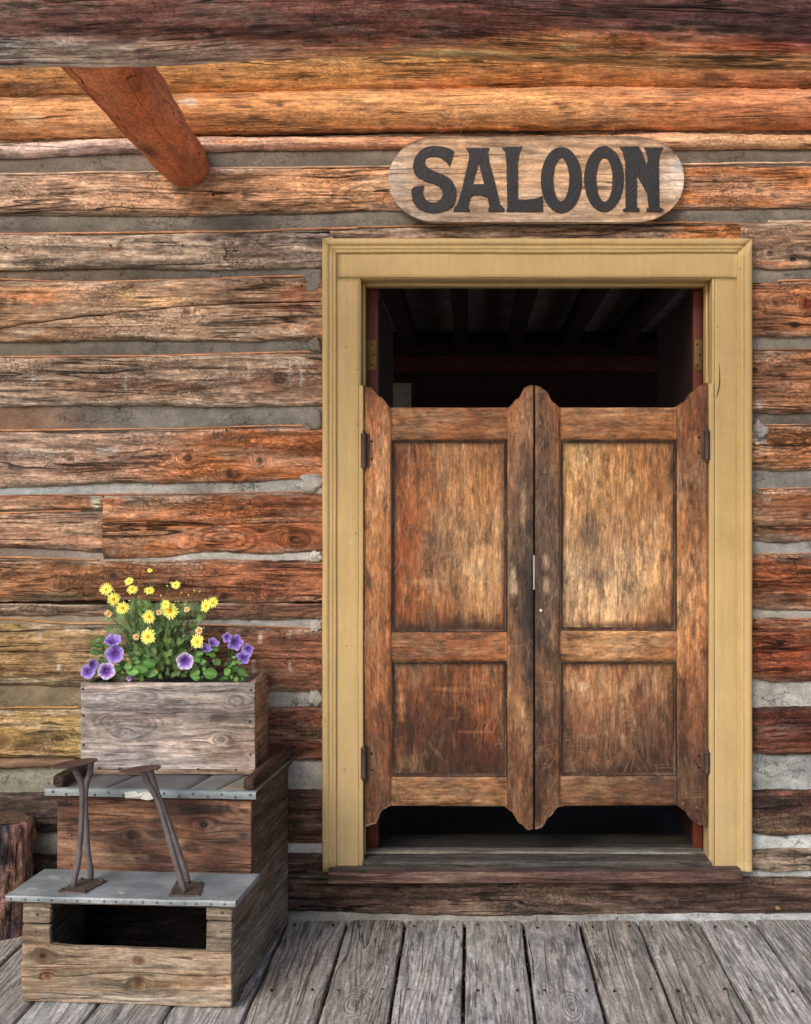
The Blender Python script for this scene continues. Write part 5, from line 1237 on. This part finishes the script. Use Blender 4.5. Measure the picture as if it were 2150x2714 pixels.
pbx('back_board', (pw-.044, .020, ph-.006), (pO.x+.022, -.300+pd-.02, pz0), 'x', lin((100, 84, 76)), step=.04, r=.003)
V = []; n = 24
sz = pz0+ph-.035
for i in range(n+1):
    for j in range(11):
        x = pO.x+.02+(pw-.042)*i/n; y = -.282+(pd-.038)*j/10
        V.append((x, y, sz+.012*n1(x*20, y*20)+.006*n1(x*70, y*70)))
mk('soil', V, grid_faces(n+1, 11, 0, True), M['soil'], pt, lin((48, 38, 32)))
def pscrew(px, py, y=-.301):
    V, Fc = lathe_geo([(.0042, -.001), (.0042, .0008), (.002, .0014)], W(px, py, y), 'y', 8)
    mk('screw', V, Fc, M['iron'], pt, lin((70, 66, 68)))
for a in ((219, 1826), (221, 1896), (221, 1975), (665, 1829), (662, 1912), (664, 2000)): pscrew(*a)
for a in ((225, 2036), (262, 2036), (316, 2037), (416, 2038), (525, 2039), (625, 2041)): pscrew(a[0], a[1], -.304)

# ------------------------------------------------------------------ flowers
def zf(zx, zy, y): return W(200+zx/3.285, 1480+zy/3.285, y)
R_ = random.Random(11)
def basis(nrm):
    nrm = nrm.normalized(); a = nrm.cross(Vector((0, 0, 1)))
    if a.length < .1: a = Vector((1, 0, 0))
    a.normalize(); return a, a.cross(nrm).normalized(), nrm
def daisy(parent, c, r, facing, wilt=False):
    a, b, n = basis(facing); V = []; Fc = []; cols = []; np_ = 17; off = R_.uniform(0, 1)
    y1, y2 = lin((246, 226, 60)), lin((250, 240, 130))
    if wilt: y1, y2 = lin((190, 140, 80)), lin((240, 225, 180))
    for k in range(np_):
        an = 2*math.pi*(k+off+R_.uniform(-.12, .12))/np_; L = r*R_.uniform(.8, 1.1)*(.8 if wilt else 1); wd = r*R_.uniform(.085, .12)
        d = a*math.cos(an)+b*math.sin(an); s = n.cross(d); lift = n*r*R_.uniform(-.10, .12)*(3 if wilt else 1)
        b0 = len(V)
        for q, (t, ww) in enumerate(((.18, .5), (.45, .95), (.8, 1.0), (.97, .55))):
            p = c+d*L*t+lift*t*t
            V.append(p-s*wd*ww); V.append(p+n*r*.02); V.append(p+s*wd*ww)
            cc_ = mixc(y1, y2, t); cols += [cc_, mixc(cc_, y1, .3), cc_]
        for q in range(3):
            i = b0+q*3; Fc += [(i, i+1, i+4, i+3), (i+1, i+2, i+5, i+4)]
    fl = mk('flower', V, Fc, M['petal'], parent, cols)
    V, Fc = [], []; cr = r*(.36 if wilt else .24); sg_ = 10; V.append(c+n*cr*.6)
    for q, (rr, hh) in enumerate(((.5, .5), (.9, .25), (1, -.1))):
        for k in range(sg_):
            an = 2*math.pi*k/sg_; V.append(c+(a*math.cos(an)+b*math.sin(an))*cr*rr+n*cr*hh)
    Fc = [(0, 1+k, 1+(k+1) % sg_) for k in range(sg_)]
    for q in range(2):
        o = 1+q*sg_; Fc += [(o+k, o+sg_+k, o+sg_+(k+1) % sg_, o+(k+1) % sg_) for k in range(sg_)]
    mk('flower_centre', V, Fc, M['petal'], fl, lin((232, 160, 26) if not wilt else (226, 140, 30)))
    return fl
def petunia(parent, c, r, facing, pal=0, wilt=False, star=False):
    a, b, n = basis(facing); V = []; Fc = []; cols = []; N, Q = 60, 9; off = R_.uniform(0, 6)
    edge, mid, deep = [(lin((176, 160, 222)), lin((128, 92, 190)), lin((58, 22, 96))), (lin((226, 214, 240)), lin((128, 84, 180)), lin((52, 22, 90))), (lin((160, 140, 206)), lin((112, 80, 176)), lin((46, 22, 90)))][pal]
    for q in range(Q+1):
        t = q/Q
        for k in range(N):
            an = 2*math.pi*k/N+off; lobe = math.cos(5*(an-off))
            rr = r*t*(1+(.13 if star else .06)*lobe*t*t)*(1+.03*n1(an*6, t, off))
            depth = -(1-t)**1.7*r*.75+.07*r*t*t*math.cos(10*an)+(.06*r*lobe*t)
            if wilt: rr *= .5; depth += r*.5*(t-.5)
            V.append(c+(a*math.cos(an)+b*math.sin(an))*rr+n*depth)
            vein = max(0, math.cos(5*(an-off)))**14+.5*max(0, math.cos(15*(an-off)))**8
            cc_ = mixc(deep, mid, min(1, t*2.1)); cc_ = mixc(cc_, edge, max(0, (t-.5)*1.7)); cc_ = mixc(cc_, deep, min(.8, vein*(1.05-t)))
            if wilt: cc_ = mixc(cc_, lin((190, 160, 190)), .6)
            cols.append(cc_)
    Fc = []
    for q in range(Q):
        for k in range(N):
            i = q*N+k; j = q*N+(k+1) % N; Fc.append((i, j, j+N, i+N))
    fl = mk('flower', V, Fc, M['petal'], parent, cols)
    # tube behind
    V, Fc = tube_geo([c-n*r*.6, c-n*r*1.2, c-n*r*1.6], lambda t: r*(.2-.1*t), 8)
    mk('flower_tube', V, Fc, M['petal'], fl, mixc(mid, lin((90, 110, 70)), .4))
    return fl
def leaf(parent, base, tip, wd, c, droop=.2, name='leaf'):
    ax = tip-base; L = ax.length; ax.normalize(); s = ax.cross(Vector((0, -1, .35))).normalized(); n = s.cross(ax).normalized()
    V = []; Fc = []; cols = []; Q = 7
    for q in range(Q+1):
        t = q/Q; w_ = wd*math.sin(math.pi*min(1, t*.92+.06))**.75*(1 if t < .98 else .1)
        p = base+ax*L*t-Vector((0, 0, 1))*droop*L*t*t+n*.0
        for s_ in (-1, -.5, 0, .5, 1):
            V.append(p+s*w_*s_+n*(abs(s_)*w_*.22+.004*w_/.012*n1(t*5, s_*2, base.x*50)*.4)); cols.append(mixc(c, lin((150, 180, 110)), .35 if s_ == 0 else 0))
    Fc = grid_faces(Q+1, 5)
    return mk(name, V, Fc, M['leaf'], parent, cols)
def frond(V, Fc, cols, base, tip, w0, c, nb=5):
    """feathery leaf: midrib with forked side blades"""
    ax = tip-base; L = ax.length; ax.normalize()
    s = ax.cross(Vector((R_.uniform(-.5, .5), -1, R_.uniform(-.5, .5)))).normalized()
    def blade(p, q, w_):
        d = (q-p); 
        if d.length < 1e-5: return
        d.normalize(); e = d.cross(Vector((0, -1, .2)));
        if e.length < .05: e = Vector((1, 0, 0))
        e.normalize(); e = e*w_; m = (p+q)/2; b0 = len(V)
        V.extend([p, m-e, q, m+e]); Fc.append((b0, b0+1, b0+2, b0+3)); cols.extend([c]*4)
    blade(base, tip, w0)
    for k in range(nb):
        t = .25+.7*k/nb; p = base+ax*L*t
        for sg_ in (-1, 1):
            l = L*.42*(1-t*.5)*R_.uniform(.7, 1.2); q = p+(ax*.65+s*sg_*.75)*l+Vector((0, R_.uniform(-.3, .3)*l, 0))
            blade(p, q, w0*.9)
            if l > .006: blade(p+(q-p)*.5, p+(q-p)*.5+(ax*.9+s*sg_*.1)*l*.5, w0*.8)

dz = lin
root = Vector((zf(720, 1080, -.17).x, -.17, sz))
dp = thing('daisy_plant', root, label='bushy yellow daisy plant with feathery leaves in the middle of the planter box', cat='flowering plant')
dais = [(647, 105, 22, 0), (465, 198, 38, 0), (268, 270, 50, 0), (495, 270, 45, 0), (643, 280, 42, 0), (330, 355, 55, 0), (408, 432, 53, 0), (285, 482, 38, 1), (872, 230, 40, 0), (640, 508, 53, 0), (785, 400, 40, 0), (820, 457, 72, 0), (725, 470, 30, 1), (968, 445, 30, 1), (1135, 415, 50, 0), (1195, 385, 46, 0), (630, 680, 66, 0), (528, 683, 34, 1), (1075, 628, 38, 1), (1060, 725, 60, 0)]
V, Fc = [], []; cols = []
def stem(c, b, r=.0011, col_=None):
    m = (c+b)/2+Vector((R_.uniform(-.01, .01), R_.uniform(-.01, .01), R_.uniform(0, .012)))
    n0 = len(V); tube_geo(catmull([b, m, c], 4), r, 5, V, Fc, False)
    cols.extend([col_ or dz((84, 108, 66))]*(len(V)-n0))
for (zx, zy, rz_, wl) in dais:
    y = -.305+.03*R_.random() if zy > 350 else -.24+.08*R_.random()
    c = zf(zx, zy, y); r = rz_/3.285/F*(D+y)
    fc = Vector((R_.uniform(-.35, .35), -1, R_.uniform(-.05, .55))) if zy > 300 else Vector((R_.uniform(-.3, .3), -1, R_.uniform(.3, .9)))
    daisy(dp, c, r*1.15, fc, bool(wl))
    bx = 720+(zx-720)*.35
    stem(c+Vector((0, .006, -.002)), zf(bx, 900, -.17))
buds = [(335, 280), (550, 340), (545, 380), (470, 370), (800, 240), (745, 325), (923, 300), (985, 320), (1035, 280), (1082, 288), (872, 375), (897, 378), (958, 405), (445, 505), (720, 575), (388, 628), (748, 598), (1118, 605), (530, 762), (960, 805), (708, 820), (680, 725), (450, 570), (830, 215)]
bV, bF = [], []
for (zx, zy) in buds:
    y = -.24+.08*R_.random(); c = zf(zx, zy, y); lathe_geo([(.0004, -.003), (.0026, -.0015), (.0032, .0005), (.0022, .0028), (.0005, .0036)], c, 'z', 7, bV, bF)
    stem(c-Vector((0, 0, .003)), zf(720+(zx-720)*.5, min(zy+300, 950), -.17), .0008, dz((110, 128, 80)))
# feathery foliage mass
for k in range(820):
    u = R_.gauss(0, 1); zy = R_.uniform(430, 1060)
    half = interp([(430, 270), (520, 370), (650, 330), (800, 290), (1060, 230)], zy)
    zx = 700+half*max(-1.1, min(1.1, u*.55)); y = R_.uniform(-.265, -.10)
    base = zf(zx, zy, y); an = R_.gauss((zx-700)/half*.7, .6); L = R_.uniform(.022, .042)
    tip = base+Vector((math.sin(an)*L, R_.uniform(-.5, .3)*L, math.cos(an)*L))
    g_ = R_.random(); c = mixc(dz((60, 92, 50)), dz((136, 170, 92)), g_*g_); 
    frond(V, Fc, cols, base, tip, .0013, c, 4)
for k in range(70):
    zx = R_.uniform(380, 1030); zy = R_.uniform(560, 900)
    stem(zf(zx, zy-R_.uniform(60, 200), R_.uniform(-.26, -.12)), zf(700+(zx-700)*.5, 1040, -.17), .0012, dz((66, 88, 56)))
props(mk('foliage', V, Fc, M['leaf'], dp, cols), kind='stuff')
props(mk('buds', bV, bF, M['petal'], dp, lin((206, 208, 120))), kind='stuff')

pets = {
 'left':  dict(root=(250, 1060), lab='purple petunia plant spilling over the left end of the planter box', fl=[(325, 710, 70, 0, 0), (340, 832, 80, 0, 0), (158, 925, 48, 0, 0), (108, 985, 62, 0, 0), (270, 980, 72, 1, 0)], lv=[(235, 740), (210, 790), (280, 760), (250, 820), (200, 850), (170, 1000), (330, 1040), (290, 900), (235, 900), (190, 760), (250, 700)]),
 'mid':   dict(root=(540, 1060), lab='low green petunia plant with round leaves and one withered pale flower left of the daisies', fl=[(470, 1045, 46, 1, 2)], lv=[]),
 'centre': dict(root=(1060, 1060), lab='violet petunia plant with one large bloom right of the daisies', fl=[(955, 895, 74, 1, 0), (1205, 728, 50, 0, 3), (1140, 775, 52, 0, 3), (1208, 892, 28, 0, 2)], lv=[]),
 'right': dict(root=(1390, 1060), lab='upright petunia plant with star-shaped purple flowers at the right end of the planter box', fl=[(1320, 690, 42, 2, 1), (1392, 732, 66, 2, 1), (1500, 795, 50, 2, 1), (1462, 860, 60, 2, 1)], lv=[])}
big = {'mid': [(380, 970, 45), (420, 920, 40), (360, 960, 34), (500, 980, 60), (570, 950, 55), (640, 910, 52), (660, 985, 66), (575, 1040, 36), (520, 870, 28), (620, 850, 26), (460, 940, 40), (540, 900, 30)],
       'centre': [(1045, 1000, 56), (1170, 1000, 60), (1110, 900, 36), (1055, 880, 34), (1080, 830, 30), (1150, 820, 30), (1210, 790, 30), (1230, 900, 36), (1020, 930, 30), (1120, 960, 26), (1240, 760, 22), (1190, 840, 28), (1050, 1040, 30)],
       'right': [(1325, 985, 40), (1400, 960, 30), (1445, 985, 40), (1380, 910, 24), (1420, 900, 26), (1350, 930, 24), (1380, 860, 18), (1300, 1040, 26), (1400, 1050, 26), (1450, 1050, 24), (1360, 1030, 20)],
       'left': []}
for key, d in pets.items():
    rt = Vector((zf(d['root'][0], 0, -.2).x, -.2, sz))
    t = thing('petunia_plant', rt, label=d['lab'], cat='flowering plant', group='petunias in the planter box')
    V, Fc = [], []; cols = []
    for (zx, zy, r_, pal, kind) in d['fl']:
        y = -.30+.03*R_.random() if (kind != 2 and key != 'right') else -.26
        if zy > 900: y = -.312
        c = zf(zx, zy, y); r = r_/3.285/F*(D+y)*1.02
        fc = Vector((R_.uniform(-.25, .25), -1, R_.uniform(-.1, .25)))
        if kind == 3: fc = Vector((.5, -.5, .8)); 
        if (zx, zy) == (158, 925): fc = Vector((.8, -.7, .3))
        if (zx, zy) == (325, 710): fc = Vector((.1, -.7, .8))
        petunia(t, c, r, fc, pal, wilt=(kind == 2), star=(kind == 1))
        e = c-fc.normalized()*r*1.5; stem(e, rt+Vector((R_.uniform(-.02, .02), R_.uniform(-.02, .02), 0)), .0016, dz((84, 116, 62)))
    props(mk('stems', V, Fc, M['leaf'], t, cols), kind='stuff')
    for (zx, zy) in d['lv']:
        for q in range(3):
            c = zf(zx+R_.uniform(-26, 26), zy+R_.uniform(-20, 20), R_.uniform(-.27, -.2)); an = R_.uniform(-1.4, 1.4); L = R_.uniform(.016, .026)
            leaf(t, c, c+Vector((math.sin(an)*L, -.3*L, math.cos(an)*L)), L*.36, mixc(dz((52, 92, 44)), dz((80, 124, 58)), R_.random()))
    for (zx, zy, sz_) in big[key]*2:
        c = zf(zx+R_.uniform(-40, 40), zy+R_.uniform(-30, 30), R_.uniform(-.26, -.19)); an = R_.uniform(-1.5, 1.5); L = R_.uniform(.014, .026)
        leaf(t, c, c+Vector((math.sin(an)*L, -.3*L, math.cos(an)*L)), L*.34, mixc(dz((36, 66, 34)), dz((66, 104, 50)), R_.random()))
    for (zx, zy, sz_) in big[key]:
        L = sz_*2/3.285/F*D; y = R_.uniform(-.30, -.25); c = zf(zx, zy, y); an = R_.choice([-1, 1])*R_.uniform(.2, 1.7); zx += R_.uniform(-6, 6)
        dv = Vector((math.sin(an), -.35, math.cos(an)*.8)).normalized()
        leaf(t, c-dv*L*.5, c+dv*L*.5, L*R_.uniform(.3, .42), mixc(dz((62, 112, 50)), dz((96, 148, 66)), R_.random()), .08)
        if sz_ > 30:
            stem2 = None

# ------------------------------------------------------------------ stump
sc_ = Vector((-1.60, -.125, 0)); V = []; Fc = []; G = []; seg, N = 64, 40; Hh = .378
def stump_r(an, z): return .115*(1+.10*n1(math.cos(an)*1.5, math.sin(an)*1.5, 4)+.07*n1(math.cos(an)*5, math.sin(an)*5, z*5)+.09*n1(math.cos(an)*9, math.sin(an)*9, z*14)+.05*n1(math.cos(an)*22, math.sin(an)*22, z*30))*(1+.06*z/Hh)
for i in range(N+1):
    z = Hh*i/N
    for k in range(seg):
        an = 2*math.pi*k/seg; r = stump_r(an, z)
        r *= {0: .86, 1: .94, 2: .98}.get(N-i, 1)
        V.append(sc_+Vector((math.cos(an)*r+.03*z, math.sin(an)*r, z-(.004 if i == N else 0)+(.008*n1(math.cos(an)*2, math.sin(an)*2) if i > N-3 else 0))))
for i in range(N):
    for k in range(seg):
        a = i*seg+k; b = i*seg+(k+1) % seg; Fc.append((a, b, b+seg, a+seg))
sp = thing('log_stump', sc_, label='short upright log stump with reddish bark at the left edge, behind the stand', cat='log stump')
def bark_t(p):
    c = mixc(lin((112, 92, 88)), lin((150, 118, 106)), max(0, min(1, .5+n1(p[0]*22, p[1]*22, p[2]*8))))
    k = n1(p[0]*14+3, p[1]*14, p[2]*9+1)
    if k > .2: c = mixc(c, lin((54, 50, 60)), min(1, (k-.2)*4))
    if p[2] < .1: c = mixc(c, lin((164, 120, 84)), max(0, n1(p[0]*20, 3, p[2]*12))*1.2)
    return c
mk('bark', V, Fc, M['bark'], sp, bark_t, gcof(V, 'z', 44))
top = [v-Vector((0, 0, 0)) for v in V[-seg:]]; cv = sum(top, Vector())/seg; V2 = [cv+Vector((0, 0, .002))]
for q in (.35, .7, .995): V2 += [cv+(v-cv)*q+Vector((0, 0, .002)) for v in top]
F2 = [(0, 1+k, 1+(k+1) % seg) for k in range(seg)]
for q in range(2):
    o = 1+q*seg; F2 += [(o+k, o+seg+k, o+seg+(k+1) % seg, o+(k+1) % seg) for k in range(seg)]
mk('cut_top', V2, F2, M['old'], sp, lin((112, 84, 70)), gcof(V2, 'z', 45))

# dry leaf by the stand
c = WZ(697, 2487, .004); V = []; Fc = []
for i in range(7):
    for j in range(5):
        u, v = i/6*2-1, j/4*2-1; w_ = math.sqrt(max(0, 1-u*u))*.012
        V.append(c+Vector((u*.02, v*w_, .004+.006*u*u+.004*abs(v)+.002*n1(u*3, v*3))))
Fc = grid_faces(7, 5, 0, True)
props(mk('dry_leaf', V, Fc, M['leaf'], None, lin((128, 78, 62))), label='small curled brown dry leaf on the boardwalk beside the stand', cat='leaf')
